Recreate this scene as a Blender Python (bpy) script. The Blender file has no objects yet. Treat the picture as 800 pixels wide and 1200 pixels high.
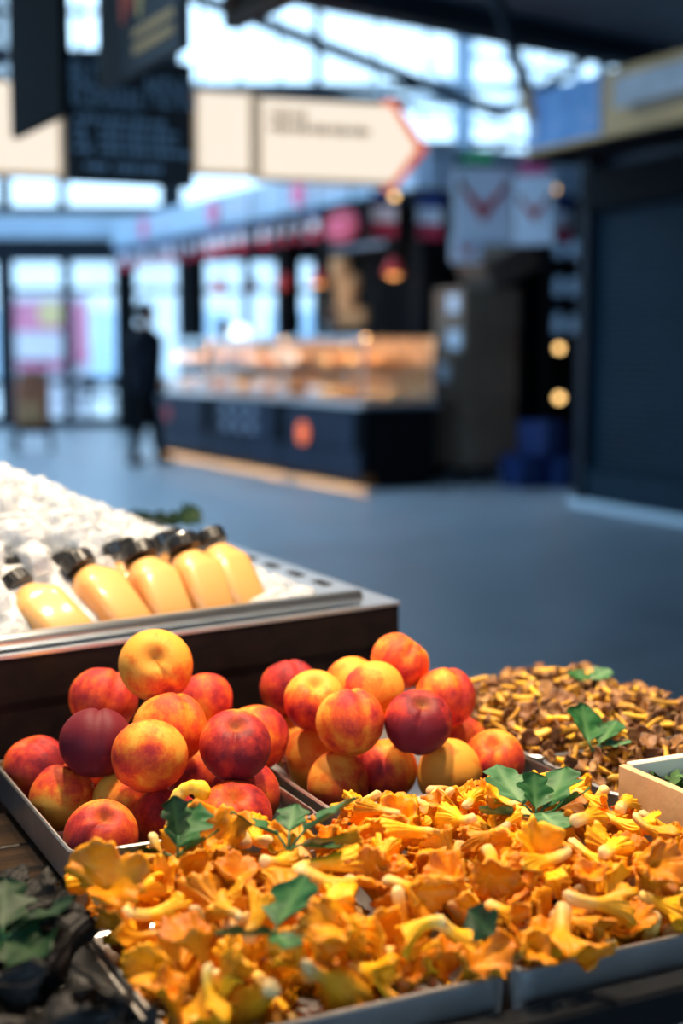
import bpy, bmesh, math, random
import numpy as np
from mathutils import Vector, Matrix, Euler

scene = bpy.context.scene
col = scene.collection
PI = math.pi
rng = random.Random(7)

# ------------------------------------------------------------------ camera
F = 1667.0                                   # focal length in pixels of the 800x1200 frame
PITCH = math.atan(190 / F)
CAM = np.array([0.0, 0.0, 1.26])
FW = np.array([0, math.cos(PITCH), -math.sin(PITCH)])
UP = np.array([0, math.sin(PITCH), math.cos(PITCH)])
RT = np.array([1.0, 0, 0])
cd = bpy.data.cameras.new('camera')
cd.sensor_fit = 'VERTICAL'; cd.sensor_height = 36.0; cd.lens = 36.0 * F / 1200
cd.clip_start = 0.05; cd.clip_end = 300
cd.dof.use_dof = True; cd.dof.focus_distance = 1.25; cd.dof.aperture_fstop = 2.8
cd.dof.aperture_blades = 9
cam = bpy.data.objects.new('camera', cd); col.objects.link(cam)
cam.location = CAM; cam.rotation_euler = (PI / 2 - PITCH, 0, 0)
scene.camera = cam

# ------------------------------------------------------------------ sky, exposure
world = bpy.data.worlds.new('sky'); scene.world = world; world.use_nodes = True
bg = world.node_tree.nodes['Background']
bg.inputs[0].default_value = (0.47, 0.74, 1.0, 1); bg.inputs[1].default_value = 3.1
vs = scene.view_settings
vs.view_transform = 'Standard'; vs.look = 'None'; vs.exposure = 0.0; vs.gamma = 1.0
vs.use_curve_mapping = False
cy = scene.cycles
cy.use_denoising = True; cy.max_bounces = 10; cy.transparent_max_bounces = 24
cy.transmission_bounces = 8; cy.glossy_bounces = 5; cy.diffuse_bounces = 4
cy.caustics_reflective = False; cy.caustics_refractive = False; cy.sample_clamp_indirect = 6.0

def ray(x, y): return RT * (x - 400) + UP * (600 - y) + FW * F
def pz(x, y, z):                              # point seen at a pixel, resting at height z
    d = ray(x, y); return CAM + d * (z - CAM[2]) / d[2]
def py_(x, y, Y):                             # point seen at a pixel, standing at depth Y
    d = ray(x, y); return CAM + d * Y / d[1]

# the stall and the hall share one grid, turned 26 degrees from the camera's axes
TH = math.radians(26)
UX, UY = math.cos(TH), math.sin(TH)
def W(u, v, z=0.0): return Vector((u * UX - v * UY, u * UY + v * UX, z))
def uv(p): return (p[0] * UX + p[1] * UY, -p[0] * UY + p[1] * UX)

# ------------------------------------------------------------------ materials
M = {}
def nodes(name):
    m = bpy.data.materials.new(name); m.use_nodes = True
    nt = m.node_tree; M[name] = m
    return m, nt, nt.nodes['Principled BSDF']
def N(nt, t, **kw):
    n = nt.nodes.new(t)
    for k, v in kw.items(): setattr(n, k, v)
    return n
def plain(name, c, rough=0.5, metal=0.0, emit=None, es=0.0, bump=0.0, bscale=60, var=0.0, vscale=8, spec=0.5, coat=0.0):
    m, nt, p = nodes(name)
    p.inputs['Base Color'].default_value = (*c, 1); p.inputs['Roughness'].default_value = rough
    p.inputs['Metallic'].default_value = metal; p.inputs['Specular IOR Level'].default_value = spec
    p.inputs['Coat Weight'].default_value = coat
    if emit: p.inputs['Emission Color'].default_value = (*emit, 1); p.inputs['Emission Strength'].default_value = es
    tc = N(nt, 'ShaderNodeTexCoord')
    if var:
        nz = N(nt, 'ShaderNodeTexNoise'); nz.inputs['Scale'].default_value = vscale; nz.inputs['Detail'].default_value = 5
        nt.links.new(tc.outputs['Object'], nz.inputs['Vector'])
        r = N(nt, 'ShaderNodeValToRGB')
        r.color_ramp.elements[0].position = .3; r.color_ramp.elements[1].position = .7
        r.color_ramp.elements[0].color = (*[x * (1 - var) for x in c], 1); r.color_ramp.elements[1].color = (*[min(1, x * (1 + var)) for x in c], 1)
        nt.links.new(nz.outputs['Fac'], r.inputs[0]); nt.links.new(r.outputs[0], p.inputs['Base Color'])
    if bump:
        n2 = N(nt, 'ShaderNodeTexNoise'); n2.inputs['Scale'].default_value = bscale; n2.inputs['Detail'].default_value = 4
        nt.links.new(tc.outputs['Object'], n2.inputs['Vector'])
        b = N(nt, 'ShaderNodeBump'); b.inputs['Strength'].default_value = bump; b.inputs['Distance'].default_value = 0.01
        nt.links.new(n2.outputs['Fac'], b.inputs['Height']); nt.links.new(b.outputs[0], p.inputs['Normal'])
    return m
def glow(name, c, s):
    return plain(name, c, .5, emit=c, es=s)
def glass(name, tint=(1, 1, 1), refl=0.06, rough=0.02):
    m = bpy.data.materials.new(name); m.use_nodes = True; nt = m.node_tree; M[name] = m
    nt.nodes.clear()
    o = N(nt, 'ShaderNodeOutputMaterial'); t = N(nt, 'ShaderNodeBsdfTransparent'); g = N(nt, 'ShaderNodeBsdfGlossy'); mx = N(nt, 'ShaderNodeMixShader')
    t.inputs[0].default_value = (*tint, 1); g.inputs['Roughness'].default_value = rough
    lw = N(nt, 'ShaderNodeLayerWeight'); pw = N(nt, 'ShaderNodeMath', operation='POWER'); pw.inputs[1].default_value = 5
    ma = N(nt, 'ShaderNodeMath', operation='MULTIPLY_ADD'); ma.inputs[1].default_value = .7; ma.inputs[2].default_value = refl * .6
    nt.links.new(lw.outputs['Facing'], pw.inputs[0]); nt.links.new(pw.outputs[0], ma.inputs[0]); nt.links.new(ma.outputs[0], mx.inputs[0]); nt.links.new(t.outputs[0], mx.inputs[1]); nt.links.new(g.outputs[0], mx.inputs[2]); nt.links.new(mx.outputs[0], o.inputs[0])
    return m
def ramp(nt, stops):
    r = N(nt, 'ShaderNodeValToRGB'); e = r.color_ramp.elements
    while len(e) < len(stops): e.new(0.5)
    for k, (p, c) in enumerate(stops): e[k].position = p; e[k].color = (*c, 1)
    return r

plain('steel', (.74, .74, .75), .36, 1.0, bump=.05, bscale=90, var=.12, vscale=25)
plain('steel_bright', (.80, .86, .93), .38, 1.0, var=.05, vscale=14)
plain('black_metal', (.005, .006, .008), .6, spec=.12)
plain('dark_frame', (.010, .017, .028), .6, spec=.15)
plain('navy', (.012, .020, .042), .55, spec=.15, var=.25, vscale=3)
plain('shutter_blue', (.005, .022, .040), .55, var=.15, vscale=3, spec=.12)
plain('soot', (.004, .005, .007), .8, spec=.08)
plain('bluegrey', (.42, .58, .76), .5, var=.12, vscale=2)
plain('ceiling_grey', (.06, .085, .12), .7, var=.15, vscale=2)
plain('pale_trim', (.55, .68, .78), .4)
plain('white_paint', (.8, .82, .85), .5)
plain('sign_white', (.62, .72, .88), .5)
plain('card', (.16, .115, .085), .8, var=.12, vscale=6)
plain('card_dark', (.10, .075, .06), .8, var=.12, vscale=6)
plain('paper_bag', (.38, .22, .10), .8, var=.25, vscale=9)
plain('label_paper', (.55, .68, .85), .6)
plain('blue_plastic', (.01, .03, .13), .4)
plain('red', (.45, .02, .03), .5)
plain('flag_blue', (.03, .06, .25), .7)
plain('flag_white', (.88, .90, .98), .7)
plain('flag_red', (.60, .03, .08), .7)
plain('pink', (.85, .16, .36), .5)
plain('orange_logo', (.9, .16, .05), .5, emit=(1, .16, .04), es=.7)
plain('grey_print', (.20, .24, .32), .5)
plain('chalk', (.30, .48, .68), .8)
plain('blackboard', (.006, .011, .020), .6, var=.3, vscale=4)
plain('rust_frame', (.16, .07, .035), .6)
plain('brown_print', (.30, .20, .12), .6)
plain('orange_rim', (.95, .12, .02), .4, emit=(1, .13, .02), es=.6)
plain('sign_light', (.3, .26, .2), .5, emit=(1.0, .86, .70), es=.98)
plain('sign_print', (.32, .23, .14), .6, emit=(.5, .38, .25), es=.35)
glow('warm_bulb', (1.0, .58, .20), 4.0)
glow('heat_bulb', (1.0, .42, .12), 2.2)
glow('warm_strip', (1.0, .50, .16), 30.0)
glow('case_strip', (1.0, .50, .16), 75.0)
glow('white_globe', (.8, .9, 1.0), 2.5)
plain('neon', (.35, .04, .10), .5, emit=(.5, .05, .14), es=.2)
plain('exit_green', (.0, .30, .12), .5, emit=(0, .45, .16), es=.35)
glass('pane_glass')
glass('case_glass', (.93, .97, 1.0))
plain('skin', (.42, .22, .15), .6)
plain('hair_dark', (.012, .010, .010), .7)
plain('jacket_dark', (.006, .008, .013), .9, spec=.08, var=.3, vscale=10)
plain('trouser_dark', (.004, .0045, .006), .9, spec=.08)
plain('chef_white', (.65, .72, .85), .8)
plain('bread', (.62, .30, .09), .7, var=.35, vscale=30)
plain('bread_pale', (.80, .55, .28), .7, var=.25, vscale=30)
plain('pastry_red', (.55, .06, .06), .4)
plain('pavement', (.70, .73, .76), .8, var=.1, vscale=.6)
plain('facade', (.85, .88, .92), .8, var=.1, vscale=.3)
plain('poster_pink', (.85, .20, .38), .6, var=.15, vscale=1.2)
plain('poster_white', (.85, .82, .92), .6)
plain('poster_yellow', (.9, .65, .25), .6)
plain('brown_bag', (.28, .10, .05), .7, var=.3, vscale=8)
plain('tan_panel', (.80, .48, .20), .6, var=.2, vscale=3)
plain('tan_print', (.66, .66, .70), .6, var=.2, vscale=3)
plain('cap_black', (.012, .012, .013), .28, coat=.4)
plain('crate_wood', (.80, .52, .26), .6, var=.12, vscale=14, bump=.15, bscale=40)
plain('crate_edge', (.86, .72, .55), .6, var=.08, vscale=14)
plain('cream_panel', (.70, .36, .15), .6, var=.3, vscale=6)
plain('veg_red', (.75, .10, .05), .5)
plain('veg_green', (.25, .65, .08), .5)
plain('lamp_shade', (.03, .03, .03), .5)
plain('leaf_moss', (.05, .12, .03), .8, var=.5, vscale=60)

def leaf_mat(name, dark, light, vein):
    m, nt, p = nodes(name)
    a = N(nt, 'ShaderNodeAttribute'); a.attribute_name = 'vein'
    tc = N(nt, 'ShaderNodeTexCoord'); nz = N(nt, 'ShaderNodeTexNoise'); nz.inputs['Scale'].default_value = 45
    nt.links.new(tc.outputs['Object'], nz.inputs['Vector'])
    r = ramp(nt, [(.3, dark), (.7, light)]); nt.links.new(nz.outputs['Fac'], r.inputs[0])
    mx = N(nt, 'ShaderNodeMix', data_type='RGBA'); mx.inputs['B'].default_value = (*vein, 1)
    nt.links.new(a.outputs['Fac'], mx.inputs['Factor']); nt.links.new(r.outputs[0], mx.inputs['A']); nt.links.new(mx.outputs['Result'], p.inputs['Base Color'])
    p.inputs['Roughness'].default_value = .52; p.inputs['Specular IOR Level'].default_value = .25
    return m
leaf_mat('leaf', (.012, .070, .018), (.030, .13, .036), (.11, .24, .08))
leaf_mat('leaf_pale', (.035, .125, .045), (.085, .21, .09), (.22, .36, .18))
leaf_mat('leaf_dark', (.004, .020, .007), (.009, .040, .011), (.022, .065, .02))

def mat_peach():
    m, nt, p = nodes('peach_skin'); L = nt.links.new
    tc = N(nt, 'ShaderNodeTexCoord'); oi = N(nt, 'ShaderNodeObjectInfo')
    off = N(nt, 'ShaderNodeVectorMath', operation='SCALE'); off.inputs[0].default_value = (7, 11, 5)
    L(oi.outputs['Random'], off.inputs['Scale'])
    ad = N(nt, 'ShaderNodeVectorMath', operation='ADD'); L(tc.outputs['Object'], ad.inputs[0]); L(off.outputs[0], ad.inputs[1])
    n1 = N(nt, 'ShaderNodeTexNoise'); n1.inputs['Scale'].default_value = 26; n1.inputs['Detail'].default_value = 6; n1.inputs['Roughness'].default_value = .6
    L(ad.outputs[0], n1.inputs['Vector'])
    # meridian streaks: noise stretched along the fruit's axis
    mp = N(nt, 'ShaderNodeMapping'); mp.inputs['Scale'].default_value = (1, 1, .18); L(ad.outputs[0], mp.inputs['Vector'])
    n2 = N(nt, 'ShaderNodeTexNoise'); n2.inputs['Scale'].default_value = 75; n2.inputs['Detail'].default_value = 3; L(mp.outputs[0], n2.inputs['Vector'])
    n3 = N(nt, 'ShaderNodeTexNoise'); n3.inputs['Scale'].default_value = 420; n3.inputs['Detail'].default_value = 2; L(ad.outputs[0], n3.inputs['Vector'])
    sx = N(nt, 'ShaderNodeSeparateXYZ'); L(tc.outputs['Object'], sx.inputs[0])
    sc_ = N(nt, 'ShaderNodeSeparateColor'); L(oi.outputs['Color'], sc_.inputs[0])
    def math_(op, a, b=None, c=None):
        n = N(nt, 'ShaderNodeMath', operation=op)
        for k, x in enumerate((a, b, c)):
            if x is None: continue
            if isinstance(x, (int, float)): n.inputs[k].default_value = x
            else: L(x, n.inputs[k])
        return n.outputs[0]
    side = math_('MULTIPLY', sx.outputs['X'], 11.0)            # blush grows towards the sunny side (+X)
    f = math_('ADD', math_('MULTIPLY', math_('SUBTRACT', n1.outputs['Fac'], .5), 2.0), side)
    f = math_('ADD', f, math_('MULTIPLY', math_('SUBTRACT', n2.outputs['Fac'], .5), .9))
    f = math_('ADD', f, math_('MULTIPLY', math_('SUBTRACT', n3.outputs['Fac'], .5), .35))
    f = math_('ADD', f, sc_.outputs['Red'])                    # per-fruit blush amount
    r = ramp(nt, [(0.0, (.88, .36, .045)), (.20, (.84, .22, .022)), (.42, (.76, .095, .020)), (.70, (.50, .032, .026)), (1.0, (.20, .012, .020))])
    L(f, r.inputs[0])
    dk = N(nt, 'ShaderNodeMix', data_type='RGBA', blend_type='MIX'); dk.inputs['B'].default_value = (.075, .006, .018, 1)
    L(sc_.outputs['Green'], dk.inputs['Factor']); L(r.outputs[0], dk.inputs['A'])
    cav = N(nt, 'ShaderNodeAttribute'); cav.attribute_name = 'cavity'
    cv = N(nt, 'ShaderNodeMix', data_type='RGBA'); cv.inputs['B'].default_value = (.42, .17, .03, 1)
    L(cav.outputs['Fac'], cv.inputs['Factor']); L(dk.outputs['Result'], cv.inputs['A'])
    L(cv.outputs['Result'], p.inputs['Base Color'])
    p.inputs['Roughness'].default_value = .60; p.inputs['Specular IOR Level'].default_value = .22
    p.inputs['Sheen Weight'].default_value = .0; p.inputs['Sheen Roughness'].default_value = .45; p.inputs['Sheen Tint'].default_value = (1, .75, .7, 1)
    b = N(nt, 'ShaderNodeBump'); b.inputs['Strength'].default_value = .12; b.inputs['Distance'].default_value = .002
    L(n3.outputs['Fac'], b.inputs['Height']); L(b.outputs[0], p.inputs['Normal'])
mat_peach()

def mat_shroom(name, stops, rough=.5, bump=.35, vary=.25, bs=110):
    m, nt, p = nodes(name); L = nt.links.new
    a = N(nt, 'ShaderNodeAttribute'); a.attribute_name = 'tone'
    tc = N(nt, 'ShaderNodeTexCoord'); oi = N(nt, 'ShaderNodeObjectInfo')
    nz = N(nt, 'ShaderNodeTexNoise'); nz.inputs['Scale'].default_value = bs; nz.inputs['Detail'].default_value = 6; L(tc.outputs['Object'], nz.inputs['Vector'])
    s = N(nt, 'ShaderNodeMath', operation='MULTIPLY_ADD'); L(nz.outputs['Fac'], s.inputs[0]); s.inputs[1].default_value = .5; s.inputs[2].default_value = -.25
    ad = N(nt, 'ShaderNodeMath', operation='ADD'); L(a.outputs['Fac'], ad.inputs[0]); L(s.outputs[0], ad.inputs[1])
    r = ramp(nt, stops); L(ad.outputs[0], r.inputs[0])
    hs = N(nt, 'ShaderNodeHueSaturation')
    v = N(nt, 'ShaderNodeMath', operation='MULTIPLY_ADD'); L(oi.outputs['Random'], v.inputs[0]); v.inputs[1].default_value = 2 * vary; v.inputs[2].default_value = 1 - vary
    h = N(nt, 'ShaderNodeMath', operation='MULTIPLY_ADD'); L(oi.outputs['Random'], h.inputs[0]); h.inputs[1].default_value = .02; h.inputs[2].default_value = .49
    L(v.outputs[0], hs.inputs['Value']); L(h.outputs[0], hs.inputs['Hue']); L(r.outputs[0], hs.inputs['Color']); L(hs.outputs[0], p.inputs['Base Color'])
    p.inputs['Roughness'].default_value = rough; p.inputs['Specular IOR Level'].default_value = .3
    b = N(nt, 'ShaderNodeBump'); b.inputs['Strength'].default_value = bump; b.inputs['Distance'].default_value = .003
    L(nz.outputs['Fac'], b.inputs['Height']); L(b.outputs[0], p.inputs['Normal'])
mat_shroom('chanterelle_flesh', [(0, (.86, .60, .26)), (.22, (.88, .53, .11)), (.45, (.91, .43, .012)), (.75, (.88, .345, .004)), (1, (.68, .20, .002))], bump=.6)
mat_shroom('yellowfoot_flesh', [(0, (.72, .40, .08)), (.3, (.84, .44, .035)), (.52, (.66, .32, .05)), (.62, (.38, .19, .07)), (.85, (.28, .13, .05)), (1, (.15, .07, .03))], vary=.35)
mat_shroom('trumpet_flesh', [(0, (.016, .014, .014)), (.4, (.006, .0055, .006)), (.8, (.030, .026, .026)), (1, (.004, .004, .0045))], rough=.6, vary=.7, bump=1.0, bs=160)

def mat_wood(name, c1, c2, rough=.5, scale=6, stretch=(1, 14, 14), bump=.3):
    m, nt, p = nodes(name); L = nt.links.new
    tc = N(nt, 'ShaderNodeTexCoord'); mp = N(nt, 'ShaderNodeMapping'); mp.inputs['Scale'].default_value = stretch
    L(tc.outputs['Object'], mp.inputs[0])
    nz = N(nt, 'ShaderNodeTexNoise'); nz.inputs['Scale'].default_value = scale; nz.inputs['Detail'].default_value = 8; nz.inputs['Distortion'].default_value = .6
    L(mp.outputs[0], nz.inputs['Vector'])
    r = ramp(nt, [(.35, c1), (.65, c2)]); L(nz.outputs['Fac'], r.inputs[0]); L(r.outputs[0], p.inputs['Base Color'])
    p.inputs['Roughness'].default_value = rough; p.inputs['Specular IOR Level'].default_value = .2
    b = N(nt, 'ShaderNodeBump'); b.inputs['Strength'].default_value = bump; b.inputs['Distance'].default_value = .004
    L(nz.outputs['Fac'], b.inputs['Height']); L(b.outputs[0], p.inputs['Normal'])
mat_wood('table_wood', (.007, .005, .004), (.036, .020, .010), .36)
mat_wood('cabinet_wood', (.006, .0032, .003), (.014, .0065, .005), .5, stretch=(1, 10, 10), bump=.1)

def mat_floor():
    m, nt, p = nodes('floor_stone'); L = nt.links.new
    tc = N(nt, 'ShaderNodeTexCoord')
    mp = N(nt, 'ShaderNodeMapping'); mp.inputs['Rotation'].default_value = (0, 0, -TH); L(tc.outputs['Object'], mp.inputs[0])
    br = N(nt, 'ShaderNodeTexBrick'); br.inputs['Scale'].default_value = 1.0; br.inputs['Brick Width'].default_value = 1.2; br.inputs['Row Height'].default_value = .6
    br.inputs['Mortar Size'].default_value = .004; br.inputs['Color1'].default_value = (.22, .275, .33, 1); br.inputs['Color2'].default_value = (.24, .295, .355, 1); br.inputs['Mortar'].default_value = (.165, .205, .245, 1)
    L(mp.outputs[0], br.inputs['Vector'])
    nz = N(nt, 'ShaderNodeTexNoise'); nz.inputs['Scale'].default_value = 2.2; nz.inputs['Detail'].default_value = 6; L(tc.outputs['Object'], nz.inputs['Vector'])
    mx = N(nt, 'ShaderNodeMix', data_type='RGBA', blend_type='MULTIPLY'); mx.inputs['Factor'].default_value = .6
    r = ramp(nt, [(.3, (.7, .7, .7)), (.7, (1.2, 1.2, 1.2))]); L(nz.outputs['Fac'], r.inputs[0])
    L(br.outputs['Color'], mx.inputs['A']); L(r.outputs[0], mx.inputs['B']); L(mx.outputs['Result'], p.inputs['Base Color'])
    rr = N(nt, 'ShaderNodeMapRange'); rr.inputs['To Min'].default_value = .30; rr.inputs['To Max'].default_value = .48
    L(nz.outputs['Fac'], rr.inputs['Value']); L(rr.outputs[0], p.inputs['Roughness'])
mat_floor()

def mat_ice():
    m, nt, p = nodes('ice'); L = nt.links.new
    p.inputs['Base Color'].default_value = (.96, .97, 1, 1); p.inputs['Roughness'].default_value = .07; p.inputs['IOR'].default_value = 1.31
    p.inputs['Transmission Weight'].default_value = .35
    t = N(nt, 'ShaderNodeBsdfTransparent'); t.inputs[0].default_value = (.97, .985, 1, 1)
    lw = N(nt, 'ShaderNodeLayerWeight'); pw = N(nt, 'ShaderNodeMath', operation='POWER'); pw.inputs[1].default_value = 1.6
    ma = N(nt, 'ShaderNodeMath', operation='MULTIPLY_ADD'); ma.inputs[1].default_value = .6; ma.inputs[2].default_value = .30
    mx = N(nt, 'ShaderNodeMixShader'); L(lw.outputs['Facing'], pw.inputs[0]); L(pw.outputs[0], ma.inputs[0]); L(ma.outputs[0], mx.inputs[0])
    L(t.outputs[0], mx.inputs[1]); L(p.outputs[0], mx.inputs[2]); L(mx.outputs[0], nt.nodes['Material Output'].inputs[0])
mat_ice()
def mat_juice():
    m, nt, p = nodes('juice')
    p.inputs['Base Color'].default_value = (.80, .40, .12, 1); p.inputs['Roughness'].default_value = .5
    p.inputs['Subsurface Weight'].default_value = .15; p.inputs['Subsurface Radius'].default_value = (.02, .01, .004); p.inputs['Subsurface Scale'].default_value = 1.0
    p.inputs['Coat Weight'].default_value = .0; p.inputs['Coat Roughness'].default_value = .12
mat_juice()
glass('bottle_plastic', (1, 1, 1), .05, .16)
def mat_poster():
    m, nt, p = nodes('sky_poster'); L = nt.links.new
    tc = N(nt, 'ShaderNodeTexCoord'); nz = N(nt, 'ShaderNodeTexNoise'); nz.inputs['Scale'].default_value = 2.2; nz.inputs['Detail'].default_value = 3
    L(tc.outputs['Object'], nz.inputs['Vector'])
    r = ramp(nt, [(.35, (.04, .22, .62)), (.52, (.10, .36, .78)), (.66, (.48, .52, .80))]); L(nz.outputs['Fac'], r.inputs[0]); L(r.outputs[0], p.inputs['Base Color'])
mat_poster()

# ------------------------------------------------------------------ mesh helpers
class G:
    """collects faces, then builds ONE mesh object"""
    def __init__(s): s.v = []; s.f = []; s.mi = []; s.att = {}
    def add(s, vs, fs, mi=0):
        o = len(s.v); s.v += [tuple(map(float, x)) for x in vs]; s.f += [tuple(i + o for i in f) for f in fs]; s.mi += [mi] * len(fs); return s
    def box(s, c, d, rz=0.0, mi=0, m=None, bev=0.0):
        x, y, z = d[0] / 2, d[1] / 2, d[2] / 2
        if bev:
            b = min(bev, x * .9, y * .9, z * .9); R = []
            for zz, k in ((-z, b), (-z + b, 0), (z - b, 0), (z, b)):
                for (sx, sy) in ((-1, -1), (1, -1), (1, 1), (-1, 1)):
                    e = [(sx * (x - k), sy * (y - k - b)), (sx * (x - k - b), sy * (y - k))]
                    R += [(px, py, zz) for px, py in (e if sx * sy > 0 and True else e[::-1])]
            # order each ring consistently
            rings = [sorted(R[i * 8:(i + 1) * 8], key=lambda p: math.atan2(p[1] / y, p[0] / x)) for i in range(4)]
            vs_ = [p for r in rings for p in r]
            fs = [tuple(range(7, -1, -1)), tuple(range(24, 32))]
            for i in range(3):
                for j in range(8): fs.append((i * 8 + j, i * 8 + (j + 1) % 8, (i + 1) * 8 + (j + 1) % 8, (i + 1) * 8 + j))
        else:
            vs_ = [(-x, -y, -z), (x, -y, -z), (x, y, -z), (-x, y, -z), (-x, -y, z), (x, -y, z), (x, y, z), (-x, y, z)]
            fs = [(3, 2, 1, 0), (4, 5, 6, 7), (0, 1, 5, 4), (1, 2, 6, 5), (2, 3, 7, 6), (3, 0, 4, 7)]
        mm = m if m is not None else Matrix.Rotation(rz, 3, 'Z')
        c = Vector(c)
        return s.add([mm @ Vector(p) + c for p in vs_], fs, mi)
    def tube(s, path, rad, n=10, mi=0, caps=True):
        P = [Vector(p) for p in path]; k = len(P)
        rad = [rad] * k if isinstance(rad, (int, float)) else rad
        t0 = (P[1] - P[0]).normalized(); a = t0.orthogonal().normalized(); vs_ = []
        for i in range(k):
            t = (P[min(i + 1, k - 1)] - P[max(i - 1, 0)]).normalized()
            a = (a - t * a.dot(t)).normalized(); b = t.cross(a)
            for j in range(n):
                an = 2 * PI * j / n; vs_.append(P[i] + (a * math.cos(an) + b * math.sin(an)) * rad[i])
        fs = [(i * n + j, i * n + (j + 1) % n, (i + 1) * n + (j + 1) % n, (i + 1) * n + j) for i in range(k - 1) for j in range(n)]
        if caps: fs += [tuple(range(n - 1, -1, -1)), tuple(range((k - 1) * n, k * n))]
        return s.add(vs_, fs, mi)
    def lathe(s, prof, n=24, c=(0, 0, 0), mi=0, m=None):
        c = Vector(c); k = len(prof)
        vs_ = [Vector((r * math.cos(2 * PI * j / n), r * math.sin(2 * PI * j / n), z)) for r, z in prof for j in range(n)]
        if m is not None: vs_ = [m @ v for v in vs_]
        fs = [(i * n + j, i * n + (j + 1) % n, (i + 1) * n + (j + 1) % n, (i + 1) * n + j) for i in range(k - 1) for j in range(n)]
        fs += [tuple(range(n - 1, -1, -1)), tuple(range((k - 1) * n, k * n))]
        return s.add([v + c for v in vs_], fs, mi)
    def prism(s, poly, z0, z1, m=None, c=(0, 0, 0), mi=0):
        n = len(poly); c = Vector(c)
        vs_ = [Vector((x, y, z0)) for x, y in poly] + [Vector((x, y, z1)) for x, y in poly]
        if m is not None: vs_ = [m @ v for v in vs_]
        fs = [tuple(range(n - 1, -1, -1)), tuple(range(n, 2 * n))] + [(i, (i + 1) % n, n + (i + 1) % n, n + i) for i in range(n)]
        return s.add([v + c for v in vs_], fs, mi)
    def ball(s, c, r, n=16, k=10, mi=0, sc=(1, 1, 1), m=None):
        vs_ = []; c = Vector(c)
        for i in range(k + 1):
            t = PI * i / k
            for j in range(n):
                p = Vector((r * sc[0] * math.sin(t) * math.cos(2 * PI * j / n), r * sc[1] * math.sin(t) * math.sin(2 * PI * j / n), r * sc[2] * math.cos(t)))
                vs_.append((m @ p if m is not None else p) + c)
        fs = [(i * n + j, (i + 1) * n + j, (i + 1) * n + (j + 1) % n, i * n + (j + 1) % n) for i in range(k) for j in range(n)]
        return s.add(vs_, fs, mi)
    def mesh(s, name, mats, smooth=False, merge=False):
        me = bpy.data.meshes.new(name); me.from_pydata(s.v, [], s.f)
        for m in (mats if isinstance(mats, (list, tuple)) else [mats]): me.materials.append(M[m])
        me.polygons.foreach_set('material_index', s.mi)
        if smooth: me.polygons.foreach_set('use_smooth', [True] * len(me.polygons))
        for k, vals in s.att.items():
            a = me.attributes.new(k, 'FLOAT', 'POINT'); a.data.foreach_set('value', np.asarray(vals, dtype=np.float32))
        if merge:
            bm = bmesh.new(); bm.from_mesh(me); bmesh.ops.remove_doubles(bm, verts=bm.verts, dist=1e-6); bm.to_mesh(me); bm.free()
        me.validate(); me.update(); return me
    def build(s, name, mats, parent=None, smooth=False, loc=(0, 0, 0), rot=(0, 0, 0), merge=False):
        return put(name, s.mesh(name, mats, smooth, merge), parent, loc, rot)
def put(name, me, parent=None, loc=(0, 0, 0), rot=(0, 0, 0), scale=None):
    o = bpy.data.objects.new(name, me); col.objects.link(o); o.parent = parent
    o.location = loc; o.rotation_euler = rot
    if scale: o.scale = (scale,) * 3 if isinstance(scale, (int, float)) else scale
    return o
def tag(o, label=None, cat=None, group=None, kind=None):
    if label: o['label'] = label
    if cat: o['category'] = cat
    if group: o['group'] = group
    if kind: o['kind'] = kind
    return o
def empty(name, label, cat, loc=(0, 0, 0), rz=0.0, group=None):
    o = bpy.data.objects.new(name, None); col.objects.link(o); o.location = loc; o.rotation_euler = (0, 0, rz); o.empty_display_size = .1
    return tag(o, label, cat, group)
def struct(name, g, mats, parent=None, **kw):
    o = g.build(name, mats, parent, **kw)
    if parent is None: o['kind'] = 'structure'
    return o
def bar(a, b, r, name, mat, parent, n=8): return G().tube([a, b], r, n).build(name, mat, parent)
def text_mesh(body, size, mat, name, parent, mtx, depth=.002, squash=1.0):
    c = bpy.data.curves.new('t', 'FONT'); c.body = body; c.size = size; c.extrude = depth; c.align_x = 'LEFT'
    o = bpy.data.objects.new('t', c); col.objects.link(o)
    dg = bpy.context.evaluated_depsgraph_get(); dg.update()
    me = bpy.data.meshes.new_from_object(o.evaluated_get(dg)); bpy.data.objects.remove(o); bpy.data.curves.remove(c)
    me.name = name; me.materials.clear(); me.materials.append(M[mat]); me.transform(Matrix.Diagonal((squash, 1, 1, 1)))
    ob = put(name, me, parent); ob.matrix_local = mtx; return ob

ZCL = 4.05   # height of the low ceiling over the stall
# ------------------------------------------------------------------ lamps over the stall (they hang just above the frame)
def spot_pendant(u, v, z, watts, label):
    e = empty('pendant_lamp', label, 'lamp', W(u, v, z))
    G().lathe([(.03, .20), (.04, .19), (.07, .12), (.125, 0), (.118, 0), (.064, .115), (.03, .18)], 24).build('lamp_shade', 'lamp_shade', e, True)
    G().tube([(0, 0, .19), (0, 0, ZCL - z)], .006, 6).build('cable', 'lamp_shade', e)
    G().ball((0, 0, .075), .034, 12, 8).build('bulb', 'white_paint', e, True)
    ld = bpy.data.lights.new('lamp_light', 'AREA'); ld.shape = 'DISK'; ld.size = .09; ld.energy = watts; ld.color = (1.0, .80, .56); ld.spread = math.radians(130)
    l = bpy.data.objects.new('lamp_light', ld); col.objects.link(l); l.parent = e; l.location = (0, 0, .02)
    return e
spot_pendant(.56, 1.10, 2.15, 11.5, 'black cone pendant lamp over the front left chanterelle tray')
spot_pendant(.95, 1.20, 2.15, 7.5, 'black cone pendant lamp over the wooden crate')
spot_pendant(.33, 2.0, 2.40, 21, 'black cone pendant lamp over the heap of ice')
spot_pendant(.80, 1.66, 2.2, 4, 'black cone pendant lamp over the brown mushroom tray')

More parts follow.
